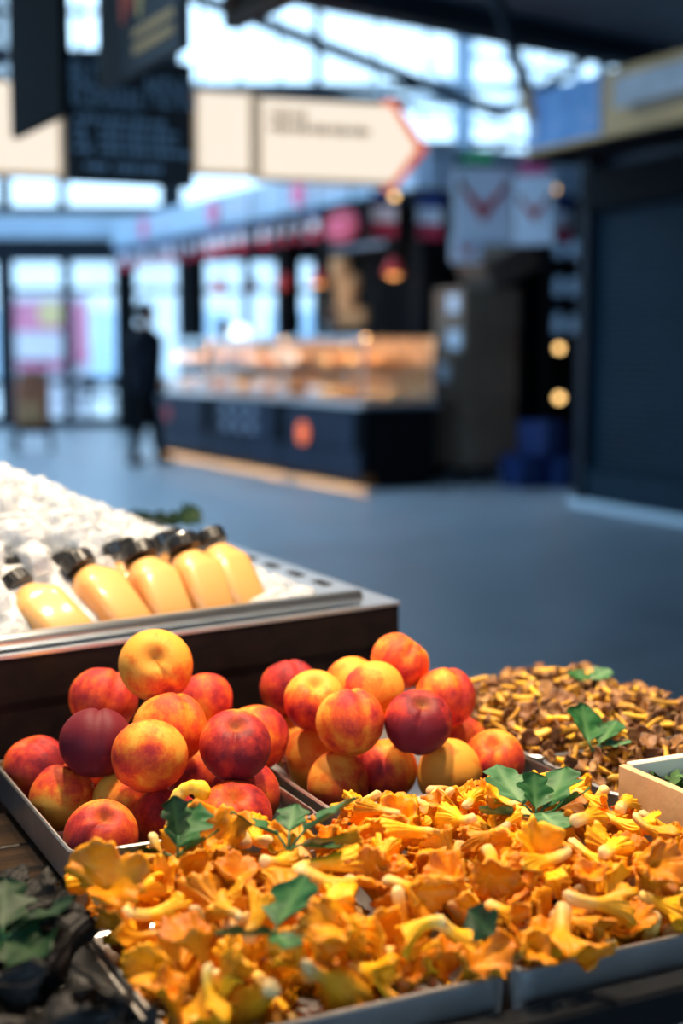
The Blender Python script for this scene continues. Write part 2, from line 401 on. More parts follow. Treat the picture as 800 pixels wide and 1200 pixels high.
# ------------------------------------------------------------------ the hall
YW = 23.4
g = G().box((0, 9, -.05), (26, 30, .1)); struct('floor', g, 'floor_stone')
g = G().box((0, 55, -.12), (120, 62, .1)); struct('ground_outside', g, 'pavement')
poly = [(-12, -6), (12, -6), (12, 21.3), (-12, 1.7)]
ceil = struct('ceiling', G().prism(poly, ZCL, ZCL + .25), 'ceiling_grey')
ang = math.atan2(19.6, 24)
G().box((0.1, 11.4, ZCL - .03), (30.5, .28, .32), rz=ang).build('edge_beam', 'dark_frame', ceil)
struct('wall_right', G().box((12.1, 8.7, 4), (.2, 30, 8)), 'navy')
wb = struct('wall_back', G().box((0, -6.1, .5), (24, .2, 1.0)).box((0, -6.1, 4.6), (24, .2, .9)), 'navy')
w2 = struct('added_window', G().box((-12.1, 8.7, 1.0), (.2, 30, 2.0)), 'navy')  # glazing in the unseen left wall, added to bring more daylight inside
for k in range(11): G().box((-12.1, -6 + k * 2.94, 5.6), (.14, .12, 7.2)).build('mullion', 'dark_frame', w2)
for k in range(10): G().box((-12.1, -4.5 + k * 2.94, 5.6), (.02, 2.8, 7.0)).build('pane', 'pane_glass', w2)
w3 = struct('window_2', G().box((0, -6.1, 4.1), (24, .12, .1)), 'dark_frame')
for k in range(9): G().box((-12 + k * 3, -6.1, 2.5), (.12, .14, 3.2)).build('mullion', 'dark_frame', w3)
for k in range(8): G().box((-10.5 + k * 3, -6.1, 2.5), (2.88, .02, 3.1)).build('pane', 'pane_glass', w3)

# glazed end wall
X = lambda px, Y=YW: float(py_(px, 410, Y)[0])
Z = lambda y, Y=YW: float(py_(400, y, Y)[2])
win = struct('window_1', G().box((0, YW, .08), (24, .16, .16)), 'dark_frame')
G().box((0, YW - .02, 2.86), (24, .3, .34)).build('transom', 'dark_frame', win)
G().box((0, YW - .1, 3.22), (24, .34, .34)).build('header_beam', 'bluegrey', win)
G().box((0, YW, 3.5), (24, .2, .14)).build('transom', 'dark_frame', win)
low = [(-600, .2), (-300, .2), (-60, .16), (8, .24), (80, .14), (140, .10), (215, .16), (290, .12), (372, .14), (455, .14), (560, .2), (700, .2), (900, .2), (1100, .2)]
for (a, wa) in low: G().box((X(a), YW, 1.4), (wa, .2, 2.7)).build('mullion', 'dark_frame', win)
for (a, _), (b, _) in zip(low, low[1:]):
    G().box(((X(a) + X(b)) / 2, YW, 1.42), (X(b) - X(a) - .1, .02, 2.6)).build('pane', 'pane_glass', win)
G().box(((X(8) + X(455)) / 2, YW, 2.22), (X(455) - X(8), .1, .08)).build('glazing_bar', 'dark_frame', win)
G().box(((X(-60) + X(215)) / 2, YW, .75), (X(215) - X(-60), .12, .10)).build('glazing_bar', 'dark_frame', win)
hi = [(-600, .2), (-300, .2), (-60, .16), (10, .16), (77, .12), (203, .34), (372, .10), (540, .30), (700, .16), (900, .2), (1100, .2)]
for (a, wa) in hi: G().box((X(a), YW, 6.3), (wa, .22, 5.6)).build('mullion', 'dark_frame' if a != 540 else 'bluegrey', win)
for (a, _), (b, _) in zip(hi, hi[1:]):
    G().box(((X(a) + X(b)) / 2, YW, 6.3), (X(b) - X(a) - .1, .02, 5.5)).build('pane', 'pane_glass', win)
for yy, x0, x1, t in ((14, 0, 120, .07), (66, -60, 215, .22), (103, -60, 1000, .12), (122, 215, 1000, .05), (168, 430, 1000, .07), (-60, -600, 1100, .2)):
    G().box(((X(x0) + X(x1)) / 2, YW - .02, Z(yy)), (X(x1) - X(x0), .12, t)).build('glazing_bar', 'dark_frame', win)
G().box((0, YW, 9.1), (24, .4, .3)).build('header_beam', 'dark_frame', win)

# glazed roof over the far part of the hall
roof = struct('roof', G().box((0, YW, 9.3), (24, .3, .3)).box((-12, 12.5, 9.3), (.3, 22, .3)), 'dark_frame')
for k in range(9): G().box((-12 + k * 3, 12.4, 9.35), (.14, 22, .25)).build('rafter', 'dark_frame', roof)
for k in range(8): G().box((-10.5 + k * 3, 12.4, 9.5), (2.86, 22, .03)).build('pane', 'pane_glass', roof)
struct('wall_upper', G().prism([(-12, 1.7), (12, 21.3), (12, 21.5), (-12, 1.9)][::-1], ZCL + .25, 9.2), 'ceiling_grey')

# steel truss members under the glazed roof
tr = empty('roof_truss', 'dark steel roof truss with a long sloping tie under the glazing', 'truss', (0, 21, 5))
def P(x, y, Y): return Vector(py_(x, y, Y)) - Vector((0, 21, 5))
bar(P(150, -34, 21), P(590, 134, 21), .10, 'tie_rod', 'dark_frame', tr)
bar(P(-80, 92, 21.4), P(480, 120, 21.4), .09, 'lower_chord', 'dark_frame', tr)
bar(P(590, 134, 21), P(760, 20, 21), .07, 'tie_rod', 'dark_frame', tr)
bar(P(372, -20, 21), P(372, 112, 21), .06, 'hanger', 'dark_frame', tr)
tr2 = empty('lattice_truss', 'far lattice of thin steel bars below the glazed roof', 'truss', (0, 21, 5))
for (x0, y0, x1, y1, r) in ((480, 92, 720, 120, .05), (480, 112, 720, 136, .04), (500, 70, 560, 128, .03), (560, 60, 520, 130, .03), (590, 58, 640, 140, .03), (650, 66, 600, 136, .03), (660, 72, 700, 140, .03),
                         (705, 85, 660, 140, .03), (480, 130, 610, 152, .035), (430, 95, 500, 140, .03), (545, 62, 720, 100, .035), (620, 60, 625, 150, .025), (680, 60, 675, 150, .025)):
    bar(P(x0, y0, 22.4), P(x1, y1, 22.4), r, 'lattice_bar', 'bluegrey', tr2, 6)
for x_ in (500, 700): bar(P(x_, 100, 22.4), P(x_, 100, 22.4) + Vector((0, 0, 9.2 - float(py_(x_, 100, 22.4)[2]))), .03, 'hanger', 'bluegrey', tr2, 6)
st = empty('roof_strut', 'dark slanting steel strut with a brassy foot plate', 'strut', tuple(py_(600, 60, 10)))
off = Vector(py_(600, 60, 10))
bar(Vector(py_(566, -52, 10)) - off, Vector(py_(618, 112, 10)) - off, .045, 'rod', 'dark_frame', st)
bar(Vector(py_(616, 105, 9.97)) - off, Vector(py_(622, 140, 9.97)) - off, .04, 'foot_plate', 'tan_panel', st)

# ------------------------------------------------------------------ outside the glass
fa = empty('street_building', 'pale building across the street seen through the glass doors', 'building', (-6, 48, 0))
G().box((0, 0, 2.4), (26, 3, 4.8)).build('wall', 'facade', fa)
for k in range(8): G().box((-10.5 + k * 3, -1.53, 1.4), (1.6, .1, 2.2)).build('window', 'bluegrey', fa)
po = empty('pink_billboard', 'pink and white street billboard with a yellow disc beyond the doors', 'billboard', (X(62, 28), 28, 0))
pw = X(118, 28) - X(30, 28)
G().box((0, 0, .4), (pw * .9, .3, .8)).build('plinth', 'poster_white', po)
G().box((0, 0, (Z(342, 28) + .8) / 2), (pw, .2, Z(342, 28) - .8)).build('panel', 'poster_white', po)
G().box((-.05, -.12, (Z(355, 28) + Z(388, 28)) / 2), (pw * .98, .04, Z(355, 28) - Z(388, 28))).build('pink_field', 'poster_pink', po)
G().box((.48, -.13, (Z(362, 28) + Z(425, 28)) / 2), (pw * .34, .04, Z(362, 28) - Z(425, 28))).build('pink_field', 'poster_pink', po)
G().box((-.15, -.13, Z(428, 28)), (pw * .7, .04, .16)).build('pink_field', 'poster_pink', po)
G().lathe([(.24, 0), (.24, .05)], 24, m=Matrix.Rotation(PI / 2, 3, 'X')).build('disc', 'poster_yellow', po, loc=(.0, -.15, Z(368, 28)))
for k, (px, Y) in enumerate(((118, 26.4), (146, 26.8), (96, 27.0))):
    c = empty('terrace_chair', ['dark terrace chair outside beside the walking person', 'dark terrace chair outside partly behind the walking person', 'dark terrace chair outside in front of the billboard'][k], 'chair', (X(px, Y), Y, -.07), rng.uniform(0, 6), 'terrace chairs outside')
    for sx in (-.2, .2):
        for sy in (-.2, .2): bar((sx, sy, 0), (sx, sy, .45 if sy < 0 else .85), .02, 'leg', 'dark_frame', c, 6)
    G().box((0, 0, .46), (.44, .44, .05)).build('seat', 'dark_frame', c); G().box((0, .2, .72), (.42, .04, .26)).build('backrest', 'dark_frame', c)

# ------------------------------------------------------------------ kiosk with the pastry counter
KA = math.radians(27); K0 = Vector((.78, 13.9, 0))
def KW(x, y, z=0): return K0 + Vector((x * math.cos(KA) - y * math.sin(KA), x * math.sin(KA) + y * math.cos(KA), z))
kio = empty('market_kiosk', 'large market kiosk with blue-grey fascia and black posts behind the pastry counter', 'kiosk', K0, KA)
for (x, y) in ((.1, .1), (.1, 3.3), (.1, 6.3), (.1, 9.2), (3.6, 9.2)): G().box((x, y, 1.4), (.22, .22, 2.8)).build('post', 'soot', kio)
for k in range(4):
    G().box((-.03, .02 + 2.33 * k + 1.14, 3.0), (.10, 2.29, .40)).build('fascia_panel', 'bluegrey', kio)
for k in range(3): G().box((.03 + 1.3 * k + .62, -.02, 3.0), (1.26, .10, .40)).build('fascia_panel', 'bluegrey', kio)
G().box((1.9, 4.65, 3.17), (3.8, 9.3, .08)).build('roof', 'soot', kio)
G().box((.0, 4.6, 2.74), (.06, 9.2, .12)).build('header_rail', 'dark_frame', kio)
G().box((.30, .95, 1.56), (.08, 1.7, 3.12)).build('partition', 'soot', kio)
G().box((2.0, 1.85, 1.56), (3.5, .08, 3.12)).build('partition', 'soot', kio)
G().box((3.75, 5.5, 1.4), (.08, 7.4, 2.8)).build('partition', 'soot', kio)
hb = G().box((-.1, 1.15, 2.52), (.06, 1.75, .55)).build('header_board', 'soot', kio)
for k, y in enumerate((5.15, 2.6, 7.8)):
    q = G().lathe([(.15, 0), (.15, .03)], 20, m=Matrix.Rotation(-PI / 2, 3, 'Y')).build('logo_disc', 'pink', kio, loc=(-.08, y, 3.0))
    for j in range(7): G().box((-.09, y - .35 - .14 * j, 3.0), (.012, .09, .16)).build('lettering', 'sign_white', kio)
# red oval sign
ov = empty('oval_sign', 'red oval shop sign glowing on the black header board', 'sign', KW(-.17, 1.35, 2.54), KA)
el = [(.36 * math.cos(t * PI / 16), .17 * math.sin(t * PI / 16)) for t in range(32)]
mo = Matrix(((0, 0, -1), (-1, 0, 0), (0, 1, 0)))
G().prism(el, 0, .04, m=mo).build('oval_panel', 'neon', ov)
G().prism([(x * .86, y * .80) for x, y in el], 0, .045, m=mo).build('inner_panel', 'red', ov)
for r_, n in ((.045, 5), (-.045, 6)):
    for j in range(n): G().box((-.05, (j - n / 2 + .5) * .075, r_), (.012, .05, .06)).build('lettering', 'pink', ov)
for j in range(9): G().box((-.14, .55 + j * .13, 2.31), (.012, .09, .05)).build('lettering', 'grey_print', kio)

# bunting of small blue-white-red flags
bu = empty('flag_bunting', 'string of small blue white and red flags along the kiosk fascia', 'bunting', K0, KA)
G().tube([(-.16, 1.9, 2.78), (-.16, 9.0, 2.78)], .008, 6).build('cord', 'dark_frame', bu)
def flag_mesh(w, h, name):
    gg = G(); n = 8
    for b in range(3):
        vs_ = [(.02 * math.sin(3.5 * j / n), (j / n - .5) * w, -h * (b + i) / 3) for i in (0, 1) for j in range(n + 1)]
        vs_ += [(x + .004, y, z) for x, y, z in vs_]; m_ = n + 1
        fs = [(j, j + 1, m_ + j + 1, m_ + j) for j in range(n)] + [(2 * m_ + j + 1, 2 * m_ + j, 3 * m_ + j, 3 * m_ + j + 1) for j in range(n)]
        gg.add(vs_, fs, b)
    return gg.mesh(name, ['flag_blue', 'flag_white', 'flag_red'], True)
fm = flag_mesh(.18, .34, 'flag')
for k in range(20): put('flag', fm, bu, (-.17, 2.05 + k * .345, 2.78), (0, rng.uniform(-.06, .06), rng.uniform(-.3, .3)))
fm2 = flag_mesh(.26, .42, 'flag_large')
for px, py, Y, lb in ((450, 224, 13.6, 'blue white and red flag hanging right of the red oval sign'), (503, 226, 13.4, 'blue white and red flag hanging at the black corner post'), (655, 228, 13.0, 'blue white and red flag half hidden behind the white lobster sign')):
    q = py_(px, py, Y); f_ = empty('hanging_flag', lb, 'flag', tuple(q), KA + PI / 2)
    put('cloth', fm2, f_); bar((0, -.14, 0), (0, .14, 0), .008, 'rod', 'dark_frame', f_)

# counter units, worktop and glass cases
units = ((-.72, .98, 'navy counter unit with a round orange logo at the near end'), (1.02, 2.96, 'navy counter unit with pale block lettering between its neighbours'), (3.0, 4.9, 'navy counter unit at the far end beside the walking person'))
for k, (y0, y1, lb) in enumerate(units):
    L_ = y1 - y0; e = empty('counter_unit', lb, 'counter', KW(-.65, (y0 + y1) / 2), KA, 'pastry counter units')
    G().box((0, 0, .43), (.76, L_, .62)).build('body', 'soot', e)
    G().box((.05, 0, .06), (.6, L_, .12)).build('kick_plate', 'soot', e)
    for j, (pz0, pz1) in enumerate(((.085, .34), (.36, .72))): G().box((-.395, 0, (pz0 + pz1) / 2), (.03, L_ * (.86 if j else .99), pz1 - pz0)).build('front_panel', 'navy', e)
    G().box((-.31, 0, .114), (.03, L_ * (.95 if k else .86), .010)).build('light_strip', 'warm_strip', e)
    if k == 0: G().lathe([(.11, 0), (.11, .02)], 24, m=Matrix.Rotation(-PI / 2, 3, 'Y')).build('round_logo', 'orange_logo', e, loc=(-.41, .32, .46))
    if k == 1:
        for a_ in range(3):
            for b_ in range(2): G().box((-.415, .42 - a_ * .36, .62 - b_ * .17), (.012, .17, .11)).build('lettering', 'grey_print', e)
    if k == 2: G().lathe([(.09, 0), (.09, .02)], 24, m=Matrix.Rotation(-PI / 2, 3, 'Y')).build('round_logo', 'red', e, loc=(-.41, .3, .5))
    ca = empty('display_case', ['glass pastry display case at the near end of the counter', 'glass pastry display case in the middle of the counter', 'glass pastry display case at the far end of the counter'][k], 'display case', KW(-.65, (y0 + y1) / 2, .80), KA, 'glass display cases')
    G().box((-.36, 0, .30), (.012, L_ - .04, .56)).build('front_glass', 'case_glass', ca)
    G().box((0, 0, .585), (.74, L_ - .04, .012)).build('top_glass', 'case_glass', ca)
    for sy in (-1, 1):
        for sx in (-.36, .36): G().box((sx, sy * (L_ / 2 - .02), .29), (.022, .022, .58)).build('corner_post', 'steel', ca)
    G().box((.04, 0, .30), (.56, L_ - .08, .014)).build('glass_shelf', 'case_glass', ca)
    G().box((-.33, 0, .570), (.03, L_ - .1, .010)).build('light_strip', 'case_strip', ca)
    G().box((-.355, 0, .565), (.018, L_ - .04, .05)).build('top_rail', 'steel', ca); G().box((.365, 0, .29), (.014, L_ - .05, .56)).build('back_panel', 'cream_panel', ca)
cw = G().box((0, 0, 0), (.84, 5.7, .05)).build('countertop', 'steel', None, loc=KW(-.65, 2.09, .768), rot=(0, 0, KA)); tag(cw, 'long steel worktop running over the navy counter units', 'worktop')

def loaf():
    gg = G().ball((0, 0, .05), .05, 14, 8, sc=(1.0, 2.2, .95)); return gg.mesh('loaf', 'bread', True)
def croissant():
    pts = [(.05 * math.cos(t), .09 * math.sin(t), .035) for t in np.linspace(-1.9, 1.9, 13)]
    rr = [.012 + .028 * math.cos(t / 2.1 * PI / 2) ** 2 * (1 + .12 * (i % 2)) for i, t in enumerate(np.linspace(-1.9, 1.9, 13))]
    return G().tube(pts, rr, 10).mesh('croissant', 'bread', True)
def bun():
    return G().lathe([(.01, 0), (.055, .0), (.068, .02), (.058, .05), (.03, .066), (.004, .07)], 16).mesh('bun', 'bread_pale', True)
def tart():
    return G().lathe([(.05, 0), (.065, .03), (.058, .03), (.055, .024)], 18).ball((0, 0, .026), .05, 12, 6, mi=1, sc=(1, 1, .4)).mesh('tart', ['bread', 'pastry_red'], True)
def box_cake():
    return G().box((0, 0, .05), (.14, .2, .1), bev=.01).mesh('pastry_box', 'white_paint')
kinds = [('bread_loaf', loaf(), 'bread', 'golden bread loaf'), ('croissant', croissant(), 'croissant', 'curved golden croissant'), ('round_bun', bun(), 'bun', 'pale round bun'), ('fruit_tart', tart(), 'tart', 'red fruit tart'), ('pastry_box', box_cake(), 'box', 'white paper pastry box')]
wts = [3, 3, 3, 2, 1]
where = ['near', 'middle', 'far']
for k, (y0, y1, _) in enumerate(units):
    for row, (xx, zz, nm) in enumerate(((-.81, .797, 'at the front of'), (-.62, .797, 'at the back of'), (-.70, 1.109, 'on the front of the shelf in'), (-.48, 1.109, 'at the back of the shelf in'))):
        n = int((y1 - y0 - .2) / .19)
        for j in range(n):
            kk = rng.choices(range(5), wts)[0]; nm_, me_, ct_, lb_ = kinds[kk]
            o = put(nm_, me_, None, KW(xx + rng.uniform(-.03, .03), y0 + .2 + j * .19, zz), (0, 0, KA + rng.uniform(-.5, .5)), rng.uniform(1.05, 1.45))
            tag(o, f'{lb_} {nm} the {where[k]} case', ct_, f'{ct_}s {nm} the {where[k]} case')
# hanging heat lamps, globe lamp, bulbs
def heat_lamp(px, py, Y, r, label, warm=True, sh='red'):
    p = py_(px, py, Y); e = empty('heat_lamp', label, 'lamp', tuple(p))
    G().lathe([(r * .3, r * 1.5), (r * .55, r * 1.1), (r, 0), (r * .93, 0), (r * .5, r * 1.0)], 20).build('lamp_shade', sh, e, True)
    G().ball((0, 0, r * .12), r * .62, 12, 8, sc=(1, 1, .7)).build('bulb', 'heat_bulb' if warm else 'red', e, True)
    G().tube([(0, 0, r * 1.45), (0, 0, 3.12 - p[2])], .008, 6).build('cable', 'soot', e)
heat_lamp(461, 322, 14.2, .11, 'red heat lamp glowing orange beside the black corner post')
heat_lamp(373, 332, 15.4, .10, 'red heat lamp glowing orange left of the hanging paper bags')
heat_lamp(333, 336, 16.0, .10, 'red heat lamp above the far pastry case', False)
heat_lamp(294, 336, 17.0, .09, 'small dim red lamp in the middle of the kiosk', False, 'soot')
heat_lamp(257, 342, 17.5, .11, 'dim red lamp furthest along the kiosk', False)
e = empty('globe_lamp', 'white glowing globe lamp behind the far end of the counter', 'lamp', KW(-.05, 4.4, 0))
G().lathe([(.07, 0), (.07, .015), (.015, .03), (.015, 1.32)], 16).build('stem', 'soot', e); G().ball((0, 0, 1.44), .13, 16, 10).build('globe', 'white_globe', e, True)
for px, py, Y, r, lb in ((655, 408, 13.2, .036, 'upper round amber bulb on the shelf right of the cartons'), (655, 466, 13.2, .040, 'lower round amber bulb on the shelf right of the cartons'), (462, 230, 13.5, .03, 'small amber bulb on the fascia above the flag'), (610 + 40, 222, 13.0, .025, 'small yellow bulb at the edge of the white lobster sign')):
    e = empty('amber_bulb', lb, 'bulb', tuple(py_(px, py, Y)))
    if Y == 13.2: bar((0, 0, r * 1.3), (0, .27, r * 1.3), .012, 'arm', 'soot', e, 6)
    if Y == 13.0: bar((0, 0, r * 1.3), (-.1, -.38, r * 1.3), .012, 'arm', 'soot', e, 6)
    G().ball((0, 0, 0), r, 14, 8).build('globe', 'warm_bulb', e, True); G().lathe([(r * .5, 0), (r * .5, r * .9)], 12, c=(0, 0, r * .75)).build('socket', 'soot', e)

def bracket(e, top):
    # arm from a hanging thing back to the kiosk fascia
    bpy.context.view_layer.update(); top = Vector(top); rel = top - K0
    x = rel.x * math.cos(KA) + rel.y * math.sin(KA); y = -rel.x * math.sin(KA) + rel.y * math.cos(KA)
    q = KW(max(x, .05), -.06, top.z) if y < -.05 else KW(-.07, y, top.z)
    mi = e.matrix_world.inverted(); bar(mi @ top, mi @ q, .008, 'bracket', 'soot', e, 6)
for o in [o for o in col.objects if o.name.startswith('hanging_flag') or (o.name.startswith('amber_bulb') and 'fascia' in o['label'])]: bracket(o, o.location + Vector((0, 0, .05 if 'bulb' in o.name else 0)))
# exit sign
p = KW(.55, -.12, 3.06); e = empty('exit_sign', 'green emergency exit sign on the kiosk fascia', 'sign', p, KA)
G().box((0, 0, 0), (.26, .05, .16)).build('panel', 'exit_green', e)
G().box((-.06, -.03, 0), (.05, .012, .11)).build('door_mark', 'white_paint', e); G().box((.04, -.03, 0), (.08, .012, .022)).build('arrow_shaft', 'white_paint', e)
G().prism([(0, -.035), (.045, 0), (0, .035)], 0, .012, m=Matrix(((1, 0, 0), (0, 0, -1), (0, 1, 0))), c=(.075, -.024, 0)).build('arrow_head', 'white_paint', e)

# white lobster signs
def claw(e, s, c, z):
    s *= 1.35
    mm = Matrix(((1, 0, 0), (0, 0, -1), (0, 1, 0)))
    for sg in (-1, 1):
        G().prism([(0, -.14 * s), (sg * .03 * s, -.10 * s), (sg * .15 * s, .08 * s), (sg * .13 * s, .09 * s), (sg * .01 * s, -.02 * s)][::sg], 0, .01, m=mm, c=(c, -.02, z)).build('emblem_claw', 'red', e)
        G().prism([(sg * .12 * s, .06 * s), (sg * .16 * s, .07 * s), (sg * .19 * s, .16 * s), (sg * .14 * s, .13 * s)][::sg], 0, .01, m=mm, c=(c, -.02, z)).build('emblem_tip', 'rust_frame', e)
for k, (px0, y0, px1, y1, Y, rz, s, lb) in enumerate(((531, 196, 600, 281, 13.2, .1, 1.0, 'large square white hanging sign with a red lobster claw emblem'), (604, 206, 648, 287, 12.6, -.35, .6, 'narrow white hanging sign with a small red emblem'), (528, 276, 565, 308, 13.3, .1, .45, 'smallest white sign with a red emblem below the large lobster sign'))):
    a_, b_ = py_(px0, y0, Y), py_(px1, y1, Y); w_, h_ = (b_[0] - a_[0]) / math.cos(rz), a_[2] - b_[2]
    e = empty('hanging_sign', lb, 'sign', ((a_[0] + b_[0]) / 2, Y, (a_[2] + b_[2]) / 2), rz)
    G().box((0, 0, 0), (w_, .03, h_), bev=.008).build('panel', 'sign_white', e)
    if k == 0: G().box((0, .005, -h_ / 2 - .02), (w_ + .02, .04, .035)).build('bottom_rail', 'bluegrey', e); G().box((0, .005, h_ / 2 + .02), (w_ + .02, .04, .05)).build('top_rail', 'dark_frame', e)
    claw(e, s, 0, .02)
    if k != 2:
        for sx in (-.4, .4): bar((sx * w_, 0, h_ / 2), (sx * w_, 0, 3.1 - (a_[2] + b_[2]) / 2), .006, 'cord', 'dark_frame', e, 6)
        for sx in (-.4, .4): bracket(e, Vector(e.location) + Vector((sx * w_ * math.cos(rz), sx * w_ * math.sin(rz), 3.1 - e.location.z)))
    else: bar((0, .01, h_ / 2), (0, .06, h_ / 2 + .2), .01, 'bracket', 'dark_frame', e, 6)
e = empty('pink_placard', 'small pink placard above the narrow white sign', 'placard', tuple(py_(625, 197, 12.9))); G().box((0, 0, 0), (.26, .04, .14), bev=.006).build('panel', 'pink', e); bracket(e, Vector(e.location) + Vector((0, .02, 0)))

# hanging paper bags on the partition
pb = empty('paper_bag_bundle', 'hanging bundle of brown paper bags on the kiosk partition', 'paper bags', tuple(py_(414, 390, 14.9)), KA)
for k in range(4):
    G().box((-.04 * k, .08 * (k % 2), .16 + .17 * k), (.10, .46 - .04 * k, .20), rz=.12 * (-1) ** k, bev=.02).build('paper_bag', 'paper_bag', pb)
bar((0, .05, .6), (0, .05, 3.1 - pb.location.z), .01, 'hook_cord', 'soot', pb, 6)

# cartons on a dolly
cx, cyy = py_(556, 549, 13.75)[0], 13.75
d = empty('dolly', 'low black wheeled dolly under the stack of cartons', 'dolly', (cx, cyy, 0), KA)
G().box((0, 0, .13), (.72, .62, .04)).build('deck', 'soot', d)
for sx in (-.3, .3):
    for sy in (-.25, .25): G().lathe([(.052, -.02), (.055, -.015), (.055, .015), (.052, .02)], 14, m=Matrix.Rotation(PI / 2, 3, 'X')).build('wheel', 'black_metal', d, loc=(sx, sy, .055))
zc = .151
labs = ['bottom brown carton standing on the dolly', 'second brown carton from the bottom of the stack', 'large brown carton in the middle of the stack with a white label', 'flat brown carton with a white label below the top pair', 'tall brown carton with a white label under the tilted one']
for k, (w_, d_, h_, dx, rz, lab) in enumerate(((.66, .56, .40, 0, 0, 0), (.64, .56, .22, -.03, .03, 0), (.70, .58, .44, -.05, -.04, 1), (.62, .54, .23, -.01, .05, 1), (.62, .56, .40, .0, -.02, 1))):
    b_ = empty('carton', labs[k], 'carton', (cx + dx, cyy, zc), KA + rz, 'cartons stacked on the dolly')
    G().box((0, 0, h_ / 2), (w_, d_, h_ - .004), bev=.008).build('box_body', 'card', b_)
    G().box((0, 0, h_ - .001), (w_ * .98, .06, .003)).build('tape', 'paper_bag', b_)
    if lab: G().box((-w_ / 2 - .003, -.1, h_ * .62), (.006, .20, .17)).build('label', 'label_paper', b_)
    zc += h_ + .001
b_ = empty('carton', 'open tilted brown carton lying on top of the stack', 'carton', (cx + .20, cyy, zc + .22), KA, 'cartons stacked on the dolly')
b_.rotation_euler = (0, -.42, KA)
G().box((0, 0, .02), (.6, .5, .34), bev=.008).build('box_body', 'card_dark', b_)
G().box((-.18, -.30, .23), (.34, .26, .012), m=Matrix.Rotation(.8, 3, 'X')).build('flap', 'card', b_); G().box((.42, 0, .16), (.26, .48, .012), m=Matrix.Rotation(.7, 3, 'Y')).build('flap', 'card', b_)
# blue crates and shelf at the right of the cartons
for k, (px, z0) in enumerate(((612, 0), (656, 0), (634, .31))):
    p = py_(px, 552, 13.1); e = empty('blue_crate', ['dark blue crate on the floor next to the cartons', 'dark blue crate on the floor next to the shuttered stall', 'dark blue crate stacked on top of the two floor crates'][k], 'crate', (p[0], 13.1, z0), KA + .1 * k, 'blue crates')
    for a_, s_ in (((0, -.17, .15), (.26, .02, .3)), ((0, .17, .15), (.26, .02, .3)), ((-.12, 0, .15), (.02, .34, .3)), ((.12, 0, .15), (.02, .34, .3))): G().box(a_, s_).build('side_panel', 'blue_plastic', e)
    G().box((0, 0, .01), (.25, .33, .02)).build('base', 'blue_plastic', e)
sh = empty('shelf_rack', 'narrow dark shelf rack between the cartons and the shuttered stall', 'shelf', (py_(660, 410, 13.6)[0], 13.6, 0))
for sx in (-.17, .17): G().box((sx, 0, 1.2), (.03, .3, 2.4)).build('upright', 'soot', sh)
G().box((0, .14, 1.2), (.34, .02, 2.4)).build('back_panel', 'soot', sh)
for k, zz in enumerate((.55, .95, 1.4, 1.75, 2.1)): G().box((0, 0, zz), (.32, .28, .02)).build('shelf_board', 'soot', sh)
jar = G().lathe([(.045, 0), (.05, .01), (.05, .13), (.035, .15), (.035, .17), (.04, .17), (.04, .19), (.01, .19)], 16).mesh('jar', 'bluegrey', True)
for k, zz in enumerate((1.40, 1.75, 2.1)):
    for j in range(2):
        tag(put('storage_jar', jar, None, (sh.location.x - .07 + .14 * j, 13.5, zz + .011), (0, 0, 0), rng.uniform(.9, 1.2)), f'blue-grey jar on the {["third highest", "second highest", "highest"][k]} stocked board of the dark rack', 'jar', f'jars on the {["third highest", "second highest", "highest"][k]} board')

# ------------------------------------------------------------------ shuttered stall on the right
SA = math.radians(-66); S0 = Vector((1.95, 11.55, 0))
def SW(s, t, z=0): return S0 + Vector((s * math.cos(SA) - t * math.sin(SA), s * math.sin(SA) + t * math.cos(SA), z))
sk = empty('shuttered_stall', 'dark blue market stall with its roller shutter closed', 'stall', S0, SA)
G().box((2.6, 1.4, 1.5), (5.2, 2.6, 2.9)).build('body', 'navy', sk)
for s in (.05, 2.6, 5.1): G().box((s, .02, 1.45), (.12, .16, 2.9)).build('frame_post', 'dark_frame', sk)
gg = G(); H0, n = .32, 40; hh = (2.35 - H0) / n
prof = []
for i in range(n):
    z0 = H0 + i * hh
    prof += [(.0, z0), (-.012, z0 + hh * .2), (-.016, z0 + hh * .5), (-.012, z0 + hh * .8), (0, z0 + hh * .97)]
vs_ = [(s, .03 + y, z) for s in (.1, 5.05) for y, z in prof]; m_ = len(prof)
gg.add(vs_, [(i, m_ + i, m_ + i + 1, i + 1) for i in range(m_ - 1)]); q = gg.build('shutter_curtain', 'shutter_blue', sk); q['kind'] = 'stuff'
G().box((2.58, .0, .19), (4.95, .06, .25)).build('bottom_rail', 'shutter_blue', sk); G().box((2.58, .0, 2.5), (4.95, .2, .3)).build('shutter_housing', 'soot', sk)
G().box((2.58, -.02, .03), (5.3, .12, .06)).build('skirting', 'pale_trim', sk)
aw = empty('awning_sign', 'long picture sign fascia over the shuttered stall', 'sign', (1.42, 11.0, 0), math.radians(-64.5))
G().box((2.2, .22, 2.70), (4.5, .40, .05)).build('soffit', 'soot', aw)
for s0, s1, m_, nm in ((0, .93, 'sky_poster', 'picture_panel'), (.96, 2.3, 'tan_panel', 'picture_panel'), (2.33, 4.3, 'sky_poster', 'picture_panel')):
    G().box(((s0 + s1) / 2, 0, 2.955), (s1 - s0, .05, .42)).build(nm, m_, aw)
G().box((1.65, -.03, 3.0), (1.1, .012, .20)).build('picture_print', 'tan_print', aw); G().box((1.7, -.04, 2.87), (.8, .012, .07)).build('picture_print', 'brown_print', aw)
G().box((.10, -.03, 2.90), (.09, .012, .16)).build('picture_print', 'sign_white', aw)
G().box((2.15, -.01, 2.735), (4.3, .08, .03)).build('edge_trim', 'tan_panel', aw)
for j in range(8): G().box((.8 + j * .16, .62, 2.55), (.09, .012, .11)).build('lettering', 'grey_print', aw)

